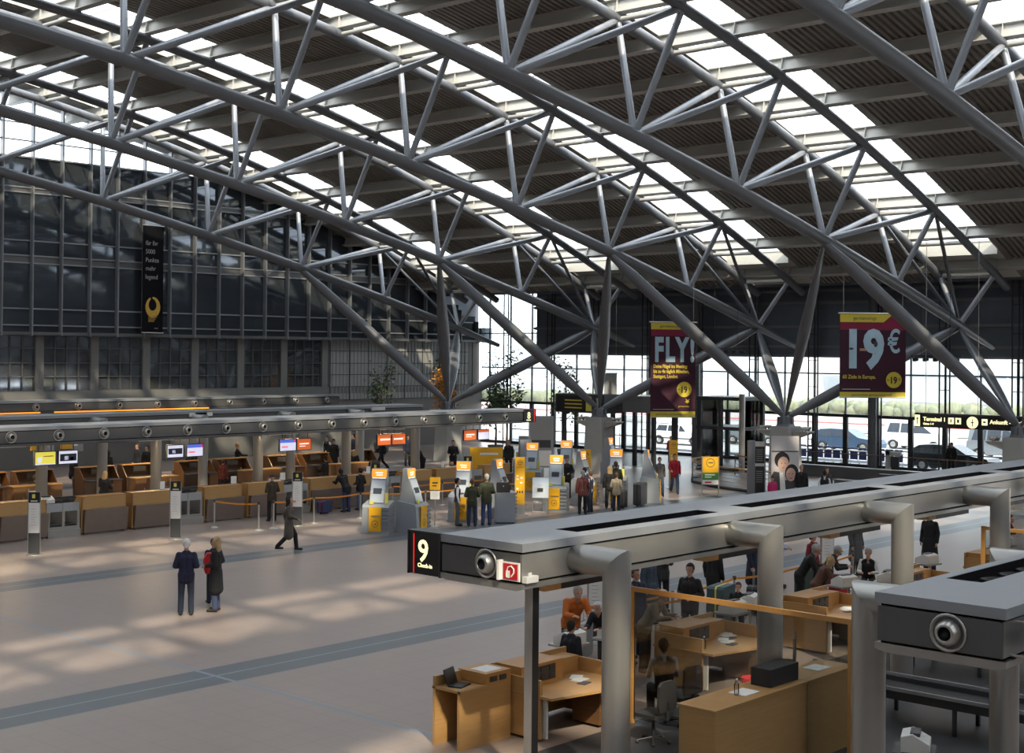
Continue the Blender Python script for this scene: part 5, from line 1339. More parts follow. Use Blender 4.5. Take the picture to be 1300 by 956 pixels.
b = MB(); b.box(-.085, -.076, -2.80, -2.765, .12, .46); b.box(-.085, -.076, -2.86, -2.70, .28, .32); b.box(-.085, -.076, -1.80, -1.74, .26, .42); b.box(-.085, -.076, -2.16, -2.06, .26, .42); b.box(-.085, -.076, -3.40, -3.28, .30, .38); b.build('printed_symbols', 'dark', ov)
text('Ankunft - Arrivals', .25, 'signlight', 'lettering', ov, (-.065, -3.58, .28), (0, -1, 0), (0, 0, 1), bold=.006)
text('Parken', .13, 'signlight', 'lettering', ov, (-.065, -4.6, .08), (0, -1, 0), (0, 0, 1), bold=.003)
b = MB()
for y in (-.5, -3.0, -5.7): b.tube((0.02, y, .66), (0.02, y, uz(60) - 3.2), .012, n=6)
b.build('cable', 'alu', ov)
# black flight-information box on the left of the second pylon, grey volume right of it
fi = thing('flight_board', 'black flight-information box fixed beside the second concrete pylon', 'board', (57.6, 47.0, 2.75))
b = MB(); b.box(0, 1.6, -1.2, 2.2, .35, 1.35); b.build('case', 'darkmet', fi)
b = MB(); b.box(-.03, 0, .05, 2.05, .45, 1.25); sc = b.build('screen', 'black', fi)
b = MB()
for i in range(3): b.box(-.036, -.03, .3, 1.5, .58 + .2 * i, .64 + .2 * i)
b.build('lines', 'byellow', sc)
b = MB(); b.box(-.035, 0, -.35, .02, .45, 1.25); b.build('lit_panel', 'lemon', fi)
b = MB(); b.box(.3, .5, -1.0, -.8, -2.75, .35); b.box(.3, .5, 1.8, 2.0, -2.75, .35); b.box(1.2, 1.4, .4, .6, -2.75, .35); b.build('leg', 'darkmet', fi)
gv = thing('equipment_cabin', 'plain grey cabin roof to the right of the second concrete pylon', 'cabin', (60.2, 44.4, 0))
b = MB(); b.box(0, 2.4, 0, 3.2, 3.1, 4.0); b.build('roof_box', 'gantry', gv)
b = MB(); b.box(0.1, .3, .1, .3, 0, 3.1); b.box(.1, .3, 2.9, 3.1, 0, 3.1); b.box(2.1, 2.3, .1, .3, 0, 3.1); b.box(2.1, 2.3, 2.9, 3.1, 0, 3.1); b.build('post', 'darkmet', gv)
b = MB(); b.box(.5, .56, 1.2, 2.8, .1, 2.9); b.build('glass_wall', 'smoke', gv)
# dark blue vertical ad board left of pylon
ab = thing('advert_board', 'tall framed grey and white advertising board left of the second pylon', 'board', (54.6, 47.6, 0), math.radians(-42))
b = MB(); b.box(-.65, .65, -.06, .06, .3, 3.0); b.build('frame', 'greyplastic', ab)
b = MB(); b.box(-.55, .55, -.07, -.06, 1.25, 2.9); b.build('poster', 'greytext', ab); b = MB(); b.box(-.5, .5, -.075, -.07, 1.35, 1.75); b.build('poster_dark_band', 'dark', ab)
b = MB(); b.box(-.55, .55, -.07, -.06, .4, 1.2); b.build('white_part', 'paper', ab)

# ================================================================== STAIRWELL, ELEVATOR, BOARDS
el = thing('elevator', 'glass elevator shaft with dark steel frame right of the FLY banner', 'elevator', (63.0, 40.7, 0))
b = MB()
for x in (0, 2.0):
    for y in (0, 2.7): b.box(x - .1, x + .1, y - .12, y + .12, 0, 3.95)
b.box(-.1, .1, 1.25, 1.45, 0, 3.95)
for z in (3.95, 2.35, .12): b.box(-.15, 2.15, -.15, 2.85, z - .12, z + .06)
b.build('frame', 'darkmet', el)
b = MB(); b.box(-.02, .02, .1, 2.6, .2, 3.85); b.box(.1, 1.9, -.02, .02, .2, 3.85); b.box(.1, 1.9, 2.68, 2.72, .2, 3.85); b.build('pane', 'smoke', el)
b = MB(); b.tube((-.3, -.2, 0), (-.3, -.2, 4.2), .16, n=14); b.build('round_post', 'alu', el)
# stair rail
sr = thing('stair_railing', 'curved metal stair railing with wooden handrail in front of the elevator', 'railing', (54.0, 36.0, 0))
pts = [(-0.2, -4.2), (0.2, -1.5), (1.0, 1.2), (2.3, 3.2), (4.0, 4.4), (6.3, 4.9)]
def crv(z): return [(p[0], p[1], z) for p in pts]
b = MB(); b.path(crv(1.02), .035, 8); b.build('handrail', 'wood_edge', sr)
b = MB()
for z in (.2, .36, .52, .68, .84): b.path(crv(z), .012, 6)
b.build('rail_bars', 'alu', sr)
for p in pts: b = MB(); b.tube((p[0], p[1], 0), (p[0], p[1], 1.02), .025, n=8); b.build('baluster', 'darkmet', sr)
b = MB(); b.path(crv(.06), .07, 6); b.build('kerb', 'darkmet', sr)
sr2 = thing('stair_railing', 'straight stair railing descending behind the curved one', 'railing', (56.4, 37.4, 0))
b = MB(); b.path([(0, -4.5, .35), (2.2, -1.4, 1.0), (5.2, 2.8, 1.05)], .035, 8); b.build('handrail', 'wood_edge', sr2)
b = MB()
for z in (.2, .4, .6, .8): b.path([(0, -4.5, z * .2), (2.2, -1.4, z), (5.2, 2.8, z)], .014, 6)
b.build('rail_bars', 'alu', sr2)
for p in ((0, -4.5, .35), (1.1, -2.95, .7), (2.2, -1.4, 1.0), (3.7, .7, 1.02), (5.2, 2.8, 1.05)):
    b = MB(); b.tube((p[0], p[1], 0), p, .025, n=8); b.build('baluster', 'darkmet', sr2)
esc = thing('stairwell_kerb', 'grey stairwell edge between the railings and the elevator', 'stairwell', (58.2, 27.0, 0))
b = MB(); b.box(0, 4.5, 0, .25, 0, .5); b.box(0, .25, 0, 5.5, 0, .5); b.box(4.3, 4.5, 0, 5.5, 0, .5); b.build('kerb', 'darkmet', esc)
b = MB(); b.box(.25, 4.3, .25, 5.5, .002, .02); b.build('dark_well', 'rubber', esc)
ib = thing('info_board', 'tall black information board in a steel frame left of the poster couple', 'board', (50.0, 31.6, 0), math.radians(-42))
b = MB(); b.box(-.05, .35, -.06, .06, .2, 2.62); b.build('panel', 'black', ib)
b = MB(); b.box(-.36, -.05, -.07, .07, 0, 2.7); b.box(.35, .40, -.07, .07, 0, 2.7); b.build('frame', 'steel', ib)
b = MB(); b.box(-.05, .35, -.068, -.06, 2.45, 2.66); b.box(-.05, .35, -.068, -.06, 1.62, 1.74); b.build('cream_band', 'beam', ib)
b = MB()
for i in range(6): b.box(0, .28, -.064, -.06, 2.3 - i * .09, 2.32 - i * .09); b.box(0, .28, -.064, -.06, 1.4 - i * .09, 1.42 - i * .09)
b.build('printed_lines', 'greytext', ib)
po = thing('poster_stand', 'tall poster of a dark-haired couple in front of the third pylon', 'poster', (53.0, 32.0, 0), math.radians(-42))
b = MB(); b.box(-.62, .62, 0, .04, 0, 2.75); b.build('board', mat('poster_backing', (.55, .53, .54), .6), po)
PSK = mat('printed_skin', (.55, .36, .30), .6)
def flat(poly, m, y, name): b = MB(); b.add([(p[0], y, p[1]) for p in poly], [tuple(range(len(poly)))]); return b.build(name, m, po)
def disc(cx, cz, rx, rz_, n=20): return [(cx + rx * math.cos(2 * PI * i / n), cz + rz_ * math.sin(2 * PI * i / n)) for i in range(n)]
flat([(-.62, .02), (.62, .02), (.62, .7), (.3, .9), (0, .8), (-.2, 1.15), (-.5, 1.2), (-.62, 1.0)], 'dark', -.002, 'printed_jackets')
flat([(-.2, .1), (.05, .1), (.0, .75), (-.1, 1.15), (-.25, 1.15)], 'paper', -.003, 'printed_shirt')
flat(disc(-.14, 1.70, .34, .36), 'black', -.004, 'printed_hair'); flat(disc(-.08, 1.52, .25, .33), PSK, -.005, 'printed_face')
flat(disc(.30, 1.12, .31, .40), 'black', -.006, 'printed_hair'); flat(disc(.26, 1.06, .22, .30), PSK, -.007, 'printed_face')
for q_ in ((-.16, 1.56), (.0, 1.56), (.18, 1.10), (.33, 1.10)): flat(disc(q_[0], q_[1], .035, .018, 8), 'black', -.009, 'printed_eye')
for q_ in ((-.08, 1.36), (.26, .90)): flat(disc(q_[0], q_[1], .06, .02, 8), 'red', -.009, 'printed_mouth')
flat([(-.6, 2.05), (.6, 2.05), (.6, 2.10), (-.6, 2.10)], 'screen_dark', -.003, 'printed_line')
sb = thing('steel_bollard', 'square steel ticket column by the front doors left of the estate car', 'column', (66.3, 33.8, 0))
b = MB(); b.box(-.1, .1, -.02, .22, 0, 1.35); b.box(-.1, .1, -.6, .22, 1.15, 1.35); b.build('column', 'beam', sb)
b = MB(); b.box(-.05, .05, -.5, -.05, .55, 1.1); b.build('bag_hook', 'dark', sb)
ra = thing('kerb_railing', 'long low railing with thin handrail just inside the front doors', 'railing', (66.8, 22.0, 0))
b = MB(); b.tube((0, 0, 1.05), (0, 19, 1.05), .03, n=8); b.tube((0, 0, .1), (0, 19, .1), .02, n=8); b.build('handrail', 'wood_dark', ra)
for i in range(0, 20, 2): b = MB(); b.tube((0, i + .5, 0), (0, i + .5, 1.05), .02, n=6); b.build('baluster', 'darkmet', ra)
rw = thing('low_wall', 'low dark wall along the stairwell before the front doors', 'wall', (64.0, 24.0, 0))
b = MB(); b.box(0, .3, 0, 14.5, 0, .55); b.build('wall_body', 'gantry_dark', rw)
b = MB(); b.box(-.03, .33, 0, 14.5, .55, .6); b.build('coping', 'gantry_top', rw)

# ================================================================== TREES
def tree(label, x, y, h, w, m, seed, n=900, planter=True):
    rnd = random.Random(seed); t = thing('potted_tree', label, 'tree', (x, y, 0), group=None)
    b = MB(); tops = []
    b.path([(0, 0, .4), (.06, .02, h * .3), (-.03, .05, h * .55), (.04, 0, h * .8)], [.07, .06, .045, .02], 8)
    for k in range(12):
        a = rnd.uniform(0, 2 * PI); z = h * rnd.uniform(.35, .8); r = w * rnd.uniform(.35, .8)
        e = (r * math.cos(a), r * math.sin(a), z + h * rnd.uniform(.05, .22)); b.path([(0, 0, z), (e[0] * .5, e[1] * .5, (z + e[2]) / 2 + .1), e], [.03, .02, .008], 5); tops.append(e)
    b.build('trunk', 'bark', t)
    b = MB()
    for k in range(n):
        c = Vector(rnd.choice(tops)) * 1.0 + Vector((rnd.gauss(0, w * .22), rnd.gauss(0, w * .22), rnd.gauss(0, h * .07)))
        u = Vector((rnd.uniform(-1, 1), rnd.uniform(-1, 1), rnd.uniform(-1, 1))).normalized(); v = u.orthogonal().normalized(); L = rnd.uniform(.08, .15)
        b.add([c - u * L, c + v * L * .45, c + u * L, c - v * L * .45], [(0, 1, 2, 3)])
    b.build('foliage', m, t)
    b = MB(); b.lathe([(0, 0), (.42, 0), (.5, .6), (.46, .6), (.42, .5), (0, .5)], n=16); b.build('planter', 'soil', t)
tree('slim leafy indoor tree before the front glazing, right of the first pylon', 60.0, 55.0, 6.1, 1.1, 'leaf', 3, 1100)
tree('second slim indoor tree, closest to the sign of gantry 8', 63.0, 53.0, 5.5, 1.0, 'leaf', 5, 800)
tree('golden autumn-leaved tree standing right of the first pylon struts', 59.5, 59.6, 5.0, .8, 'leaf_gold', 8, 1300)
tree('dense dark green bush-like tree beside the golden one', 62.5, 58.2, 5.0, .8, 'leaf', 9, 1500)
tree('slim indoor tree before the ribbed wall panel, left of the first pylon', 58.5, 64.2, 5.2, .9, 'leaf', 11, 700)
tree('tall indoor tree before the wall corner, left of the first pylon struts', 63.0, 63.2, 6.6, 0.8, 'leaf', 13, 600)

# ================================================================== OUTSIDE
b = MB(); b.box(XF + .3, 200, -60, 160, -.32, -.05); struct(b, 'ground', 'asphalt')
kb = MB(); kb.box(74.5, 74.8, -10, 90, -.05, .1); struct(kb, 'trim_900', 'far_white')
def car(label, x, y, rz, m, kind='estate', s=1.0, z=-.05):
    t = thing('parked_car', label, 'car', (x, y, z), rz, 'cars at the kerb and road'); t.scale = (s, s, s)
    L, W = 4.5, 1.76
    if kind == 'van': roof = [(-2.2, .95), (-2.15, 1.75), (-1.9, 1.88), (1.0, 1.88), (1.75, 1.2), (2.35, 1.02)]
    elif kind == 'estate': roof = [(-2.2, .95), (-2.0, 1.25), (-1.7, 1.42), (-.9, 1.48), (.2, 1.46), (1.05, .98), (2.1, .84)]
    else: roof = [(-2.1, .95), (-1.6, 1.35), (-.8, 1.46), (.1, 1.43), (.95, .98), (2.1, .82)]
    xe = 2.35
    low = [(xe, .55), (xe - .05, .28), (1.95, .25), (1.85, .5), (1.6, .64), (1.35, .64), (1.1, .5), (1.0, .25), (-1.0, .25), (-1.1, .5), (-1.35, .64), (-1.6, .64), (-1.85, .5), (-1.95, .25), (-2.25, .28), (-2.3, .6)]
    belt_ = .93
    body = [(-2.22, belt_)] + [(2.3 if kind == 'van' else 2.2, belt_ - (.0 if kind == 'van' else .10))] + low
    if kind != 'van': body = [(-2.22, belt_), (1.05, belt_ + .04), (2.15, .82)] + low
    else: body = [(-2.22, 1.1), (1.7, 1.15), (2.3, 1.0)] + low
    b = MB(); b.prism(list(reversed(body)), 'y', -W / 2, W / 2); b.build('body_shell', m, t)
    cab_ = [p for p in roof]
    b = MB(); base = body[0][1]
    prof = [(-2.18, base)] + [p for p in roof if p[1] > base + .02] + [((1.1 if kind != 'van' else 1.7), base + .02)]
    n = len(prof); vin, vout = [], []
    v = [(p[0], -W / 2 + .04 + (p[1] - base) * .28, p[1]) for p in prof] + [(p[0], W / 2 - .04 - (p[1] - base) * .28, p[1]) for p in prof]
    b.add(v, [tuple(range(n)), tuple(reversed(range(n, 2 * n)))] + [(i, i + n, (i + 1) % n + n, (i + 1) % n) for i in range(n)]); b.build('cabin', m, t)
    b = MB()
    for s_ in (-1, 1):
        yy = lambda zz: s_ * (W / 2 - .04 - (zz - base) * .28 + .012)
        zt = max(p[1] for p in prof) - .10; zb = base + .04
        xr = -1.95 if kind == 'van' else -1.75; xf = 1.35 if kind == 'van' else .75
        cuts = [(xr, xr + .15, xr + .9, xr + .9), (xr + 1.0, xr + 1.0, xr + 1.85, xr + 1.85), (xr + 1.95, xr + 1.95, min(xf - .1, .35), xf)]
        for a0, a1, c1, c0 in cuts: b.add([(a0, yy(zb), zb), (c0, yy(zb), zb), (c1, yy(zt), zt), (a1, yy(zt), zt)], [(0, 1, 2, 3)])
    b.build('side_window', 'screen_dark', t)
    b = MB()
    for wx in (-1.47, 1.47):
        for s_ in (-1, 1): b.lathe([(0, -.1), (.31, -.1), (.33, -.06), (.33, .08), (.30, .1), (.2, .1), (.2, .085), (0, .085)], (wx, s_ * (W / 2 - .09), .33), (0, s_, 0), 18, 0)
    w_ = b.build('wheel', 'rubber', t)
    b = MB()
    for wx in (-1.47, 1.47):
        for s_ in (-1, 1): b.lathe([(.19, .09), (.17, .105), (.05, .10), (0, .11)], (wx, s_ * (W / 2 - .09), .33), (0, s_, 0), 14, 0)
    b.build('hubcap', 'alu', w_)
    b = MB()
    for s_ in (-1, 1): b.box(-2.33, -2.2, s_ * .62 - .1, s_ * .62 + .1, .68, .85)
    b.build('tail_light', 'red', t)
    return t
cdark = mat('dark_car_paint', (.035, .04, .05), .25, .3); csil = mat('silver_car_paint', (.30, .33, .36), .3, .6); cblue = mat('blue_car_paint', (.05, .09, .16), .25, .3); cwht = mat('white_car_paint', (.75, .76, .78), .3)
R9 = -PI / 2
car('dark grey estate car parked closest to the front doors', 73.2, 33.5, R9 + .05, cdark, 'estate')
car('silver minivan on the road right of the dark estate car', 84.5, 35.2, R9, csil, 'van')
car('blue-grey estate car on the road left of the white van', 83.5, 45.6, R9 + .04, cblue, 'estate')
car('white van driving behind the dark estate car', 88.5, 43.0, R9, cwht, 'van')
car('pale hatchback behind the elevator shaft', 84.0, 53.0, R9, csil, 'hatch')
car('white car beyond the doors right of the second pylon', 80.0, 56.5, R9, cwht, 'hatch')
car('dark blue car half hidden at the rightmost pylon', 74.5, 28.0, R9 + .1, cblue, 'estate')
# baggage trolleys
tg = thing('baggage_trolley', 'blue-handled baggage trolley, first in the nested row outside the doors', 'trolley', (72.6, 43.2, -.05), 0, 'nested baggage trolleys outside the doors')
b = MB(); b.path([(0, -.25, .95), (0, -.22, 1.02), (0, .22, 1.02), (0, .25, .95)], .02, 6)
for s_ in (-.25, .25): b.tube((0, s_, .12), (0, s_, .95), .015, n=6); b.tube((0, s_, .15), (-.85, s_ * .8, .12), .018, n=6)
b.box(-.05, .12, -.22, .22, .82, .86); b.build('frame', 'alu', tg)
b = MB(); b.box(-.02, .03, -.22, .22, .35, .8); b.tube((0, -.24, 1.02), (0, .24, 1.02), .035, n=8); b.build('blue_panel', mat('trolley_blue', (.04, .05, .22), .5), tg)
b = MB()
for p in ((-.85, 0), (.02, -.22), (.02, .22)): b.lathe([(0, -.02), (.07, -.02), (.07, .02), (0, .02)], (p[0], p[1], .07), (0, 1, 0), 10)
b.build('wheels', 'rubber', tg)
for i in range(1, 13): dup(tg, (72.6, 43.2 - .56 * i, -.05), label='blue-handled baggage trolley outside the doors, %s from the left in its nested row' % (ordn + ['thirteenth'])[i + 1])
tg['label'] = 'blue-handled baggage trolley outside the doors, leftmost of its nested row'
# road wall, hedge, far buildings
hg = thing('hedge', 'long clipped hedge beyond the road, before the car park', 'hedge', (104, 0, 0))
rnd = random.Random(4)
b = MB(); y = 5
while y < 140:
    for k in range(3): b.ball((rnd.uniform(-.5, .5), y + rnd.uniform(-.5, .5), 1.9 + rnd.uniform(-.3, .25)), rnd.uniform(.6, .85), (1, 1.1, .8), 8, 6)
    y += .8
b.build('foliage', 'hedge', hg)
b = MB(); b.box(-1.2, 1.2, 5, 140, 0, 1.45); b.build('planting_wall', 'far_white', hg)
b = MB(); b.box(-1.6, -1.5, 5, 140, 1.25, 1.38); b.box(-1.6, -1.5, 5, 140, .7, .78); b.build('red_rail', 'far_red', hg)
def block(label, x, y, w, l, h, m, rows=3):
    t = thing('building', label, 'building', (x, y, 0))
    b = MB(); b.box(0, w, 0, l, 0, h); b.build('wall', m, t)
    b = MB(); b.box(-.3, w + .3, -.3, l + .3, h, h + .4); b.build('roof', 'far_white', t)
    for k in range(rows): b = MB(); b.box(-.1, 0, 1, l - 1, 1.5 + k * (h - 2) / rows, 2.6 + k * (h - 2) / rows); b.build('window_band', 'far_grey', t)
block('low white car-park building beyond the hedge, on the left', 130, 78, 12, 40, 8.5, 'far_white', 3)
block('low grey car-park building beyond the hedge, in the middle', 135, 50, 12, 24, 7.5, 'far_grey', 2)
block('pale car-park building beyond the hedge, on the right', 128, 20, 14, 26, 9.5, 'far_white', 3)
for i, (x, y) in enumerate(((96, 60), (96, 40), (97, 28))):
    t = thing('street_lamp', ['pale street lamp beyond the road, left one', 'pale street lamp beyond the road, middle one', 'pale street lamp beyond the road, right one'][i], 'lamp', (x, y, 0), group='street lamps beyond the road')
    b = MB(); b.tube((0, 0, 0), (0, 0, 7.5), .10, .07, n=8); b.build('pole', 'far_grey', t); b = MB(); b.box(-1.2, 0, -.12, .12, 7.4, 7.5); b.build('arm', 'far_grey', t)
# low dark equipment cluster under the roof edge
hl = None
for i, (x, y, z) in enumerate(((60.5, 40.1, 6.6), (60.5, 28.6, 6.3))):
    t = thing('hanging_spotlights', ['cluster of dark hanging spotlights right of the FLY banner', 'cluster of dark hanging spotlights right of the 19 banner'][i], 'lamp', (x, y, z), group='hanging spotlight clusters')
    b = MB(); b.box(-.08, .08, -1.2, 1.2, -.05, .05); b.build('bar', 'dark', t)
    for k in range(5): b = MB(); b.lathe([(0, .1), (.12, .08), (.15, -.12), (.1, -.1), (0, -.02)], (0, -1 + .5 * k, -.08), (-.4, 0, 1), 10); b.build('lamp_head', 'dark', t)
    b = MB(); b.tube((0, -.7, 0), (0, -.7, 3.5), .012, n=6); b.tube((0, .7, 0), (0, .7, 3.5), .012, n=6); b.build('cable', 'dark', t)
# ================================================================== FIGURES
BK, NV, CH = (.010, .010, .012), (.014, .018, .04), (.03, .03, .033)
JN, DJ, GT = (.035, .055, .12), (.018, .026, .05), (.08, .08, .085)
TF = 48    # facing away from the camera
P_ = person
a = P_('white-haired man in a navy jacket and dark trousers seen from behind, alone in the hall', 19.16, 27.84, TF, 'hold', 'jacket', (.014, .016, .045), DJ, 'white', 'short', 1.80)
P_('blonde woman in a long black coat and jeans beside the white-haired man', 19.95, 27.75, 130, 'hold', 'coat', BK, (.05, .07, .14), 'blond', 'long', 1.78)
c = P_('person wearing a red backpack between the white-haired man and blonde woman', 20.55, 28.7, 75, 'hold', 'jacket', DJ, DJ, 'brown', 'short', 1.6)
bp = thing('backpack', 'bright red backpack worn by the middle one of the three in the hall', 'backpack', (20.42, 28.62, .80), math.radians(60))
b = MB(); b.prism([(-.16, 0), (.16, 0), (.19, .1), (.19, .38), (.12, .5), (-.12, .5), (-.19, .38), (-.19, .1)], 'x', -.30, -.12)
b.build('bag', 'red', bp)
b = MB(); b.prism([(-.11, .05), (.11, .05), (.12, .22), (-.12, .22)], 'x', -.36, -.30); b.build('front_pocket', 'red', bp)
b = MB(); b.path([(-.14, -.11, .08), (.02, -.15, .3), (-.10, -.11, .48)], .015, 6); b.path([(-.14, .11, .08), (.02, .15, .3), (-.10, .11, .48)], .015, 6); b.build('strap', 'black', bp)
P_('dark-haired woman in a brown-grey coat walking to the right', 27.5, 34.45, -42, 'walk', 'coat', (.085, .070, .058), BK, 'black', 'long', 1.72)
P_('person in a dark brown jacket and hat waiting behind the walking woman', 31.85, 40.9, 80, 'hold', 'jacket', (.05, .035, .022), BK, 'brown', 'cap', 1.74)
P_('tall person in black with jeans at the desks beside the red-topped case', 35.75, 41.35, 90, 'lean', 'jacket', BK, (.03, .045, .11), 'black', 'short', 1.80)
P_('smaller person in black with pale jeans, right one of the two at the desks', 36.65, 41.45, 95, 'hold', 'jacket', BK, (.10, .14, .20), 'black', 'short', 1.66)
P_('person in black and dark red cut off by the left edge of the picture', 19.28, 37.6, 200, 'stand', 'coat', (.12, .012, .02), BK, 'brown', 'short', 1.7)
P_('uniformed attendant in white shirt, dark vest and grey trousers at the kiosks', 35.9, 35.3, -42, 'bagside', 'vest', NV, GT, 'black', 'short', 1.72, shirt=(.55, .57, .62))
P_('man in a green sweater and jeans, left one at the kiosk', 36.1, 34.75, TF, 'hold', 'jacket', (.04, .045, .025), (.022, .03, .07), 'brown', 'short', 1.72)
P_('taller man in a green sweater and jeans, right one at the kiosk', 36.75, 34.65, TF + 10, 'hold', 'jacket', (.05, .055, .03), (.035, .06, .16), 'grey', 'short', 1.86)
P_('person in a mottled red-brown jacket at the left of the queue group', 41.9, 34.35, TF, 'stand', 'jacket', (.16, .05, .045), BK, 'grey', 'short', 1.72)
P_('clerk in a pale blue shirt and navy vest in the queue group', 43.5, 35.45, 60, 'lean', 'vest', NV, (.03, .03, .05), 'black', 'short', 1.78, shirt=(.42, .50, .62))
P_('person in a navy vest bending inside the queue group', 42.8, 34.7, 100, 'hold', 'vest', NV, DJ, 'brown', 'short', 1.62, shirt=(.55, .56, .58))
P_('person in a cream hooded jacket, smallest of the queue group', 43.65, 34.05, TF - 30, 'hold', 'jacket', (.42, .35, .24), DJ, 'brown', 'short', 1.55)
P_('long-haired blonde person in black in the middle of the queue group', 44.35, 34.95, TF, 'stand', 'jacket', BK, BK, 'blond', 'long', 1.72)
P_('man in a long green coat with black trousers at the right of the queue group', 45.2, 35.3, TF, 'stand', 'jacket', (.035, .042, .022), BK, 'brown', 'short', 1.84)
P_('man in a black suit standing behind the yellow pillar at the pylon', 46.0, 38.6, 210, 'hold', 'jacket', BK, BK, 'brown', 'short', 1.80)
P_('second person in black behind the yellow pillar at the pylon', 46.9, 38.5, 30, 'stand', 'jacket', BK, BK, 'black', 'short', 1.72)
P_('walking person in a grey patterned jacket and jeans carrying a dark red bag', 49.75, 36.4, 228, 'walk', 'jacket', (.09, .085, .08), (.03, .05, .10), 'black', 'short', 1.72)
P_('walking man in a bright red jacket and jeans', 51.1, 36.55, 225, 'walk', 'jacket', (.36, .012, .03), (.035, .055, .11), 'brown', 'short', 1.80)
hb = thing('hand_bag', 'dark red holdall carried by the person in the grey patterned jacket', 'bag', (49.38, 36.72, .62), math.radians(48))
b = MB(); b.tube((-.25, 0, .1), (.25, 0, .1), .13, .13, n=14); b.build('bag', 'red', hb); b = MB(); b.path([(-.15, 0, .2), (-.08, 0, .42), (.08, 0, .42), (.15, 0, .2)], .012, 6); b.build('handle', 'black', hb)
P_('small distant person in orange-red by the front doors', 66.0, 47.5, 200, 'stand', 'jacket', (.7, .06, .02), BK, 'brown', 'short', 1.5)
P_('balding man in a black suit standing before the third pylon', 50.3, 29.6, 220, 'stand', 'jacket', BK, CH, 'grey', 'short', 1.76)
P_('person in white shirt and black vest seen from behind near the front doors', 49.2, 27.9, 30, 'stand', 'vest', BK, BK, 'black', 'short', 1.72, shirt=(.6, .6, .62))
P_('long-haired person facing the one in the black vest', 50.6, 28.6, 240, 'stand', 'jacket', CH, BK, 'brown', 'long', 1.72)
P_('child in a bright pink top beside the balding man in the suit', 49.7, 30.6, 220, 'stand', 'jacket', (.55, .03, .15), BK, 'black', 'short', 1.25)
# staff and passengers on the gantry 8 island
P_('clerk in a white shirt seated behind an oak desk, right of the two in black', 39.55, 44.3, -95, 'sit', 'shirt', (.62, .62, .64), BK, 'black', 'short', 1.75, z=0)
P_('seated clerk in black behind an oak desk left of the men in green', 44.6, 44.3, -100, 'sit', 'jacket', BK, BK, 'black', 'short', 1.75, z=0)
P_('seated clerk in black next to the last desks of gantry 8', 47.4, 44.6, 200, 'sit', 'jacket', BK, BK, 'black', 'short', 1.75, z=0)
P_('man in a long black coat reaching to the right behind gantry 8', 40.2, 54.3, -30, 'point', 'jacket', BK, BK, 'blond', 'short', 1.86)
P_('man in a dark suit and white shirt behind gantry 8, at the yellow boards', 36.3, 56.0, 200, 'stand', 'jacket', BK, BK, 'black', 'short', 1.82)
P_('woman in dark clothes behind gantry 8, left of the man in the suit', 33.9, 55.4, 20, 'stand', 'jacket', BK, CH, 'black', 'long', 1.74)
P_('seated blonde clerk behind the first oak desks of gantry 8', 30.2, 49.6, 30, 'sit', 'jacket', BK, BK, 'blond', 'long', 1.75, z=0)
P_('seated clerk in black below the yellow screen', 27.3, 49.8, 60, 'sit', 'jacket', BK, BK, 'brown', 'short', 1.75, z=0)
P_('clerk in black seated below the blue-headed screen of the third pair', 42.0, 49.9, 90, 'sit', 'jacket', BK, BK, 'black', 'short', 1.75, z=0)
P_('blonde clerk standing below the orange screen of the third pair', 43.8, 50.0, 60, 'hold', 'jacket', BK, BK, 'blond', 'long', 1.6)
P_('person in a dark suit standing behind the last desks of gantry 8', 50.2, 49.7, 210, 'hold', 'jacket', BK, BK, 'black', 'short', 1.80)
P_('person in black leaning over luggage behind gantry 8', 48.2, 50.0, 160, 'lean', 'jacket', BK, BK, 'black', 'short', 1.74)
P_('distant person in white shirt and dark vest behind gantry 8, middle', 48.0, 57.0, 200, 'stand', 'vest', BK, BK, 'brown', 'short', 1.75, shirt=(.6, .6, .62))
P_('distant person in navy behind gantry 8, right of the one in the vest', 50.4, 57.6, 160, 'stand', 'jacket', NV, BK, 'black', 'short', 1.74)
P_('distant person in black next to the sign of gantry 8', 53.2, 48.6, 210, 'stand', 'jacket', BK, BK, 'brown', 'short', 1.74)
P_('distant seated person in black left of the fourth pair of screens', 33.4, 57.5, 10, 'sit', 'jacket', BK, BK, 'brown', 'short', 1.75, z=0)
P_('distant person in a red coat behind gantry 8', 36.4, 50.2, 30, 'stand', 'jacket', (.12, .02, .015), BK, 'brown', 'short', 1.5)
# gantry 9 island
P_('dark-haired clerk in a navy suit left of the first bent pipe', 19.05, 15.85, 0, 'stand', 'jacket', (.012, .013, .022), BK, 'black', 'short', 1.52)
P_('passenger in an orange jacket bending at the counter left of the first pipe', 21.2, 17.6, -120, 'lean', 'jacket', (.50, .13, .02), BK, 'grey', 'short', 1.84)
P_('white-haired passenger in a dark suit leaning on the first counter', 21.1, 16.75, 190, 'lean', 'jacket', BK, CH, 'white', 'short', 1.62)
P_('clerk in a dark vest and pale shirt sitting with his back to the camera', 19.3, 14.0, 50, 'sit', 'vest', (.02, .02, .025), BK, 'black', 'short', 1.80, shirt=(.42, .46, .55))
P_('man in a beige cap and olive jacket leaning on the counter', 22.15, 16.4, -75, 'lean', 'jacket', (.16, .12, .07), CH, 'tan', 'cap', 1.78)
P_('tall dark-haired man in a navy coat behind the man in the cap', 23.1, 17.5, -100, 'stand', 'coat', (.012, .018, .045), NV, 'brown', 'short', 1.84)
P_('person in a maroon jacket left of the man in the cap', 22.35, 17.1, -60, 'stand', 'jacket', (.09, .012, .016), BK, 'brown', 'short', 1.66)
P_('broad man in a black and red jacket right of the man in the cap', 24.5, 17.1, 190, 'hold', 'jacket', (.015, .013, .015), BK, 'black', 'short', 1.82)
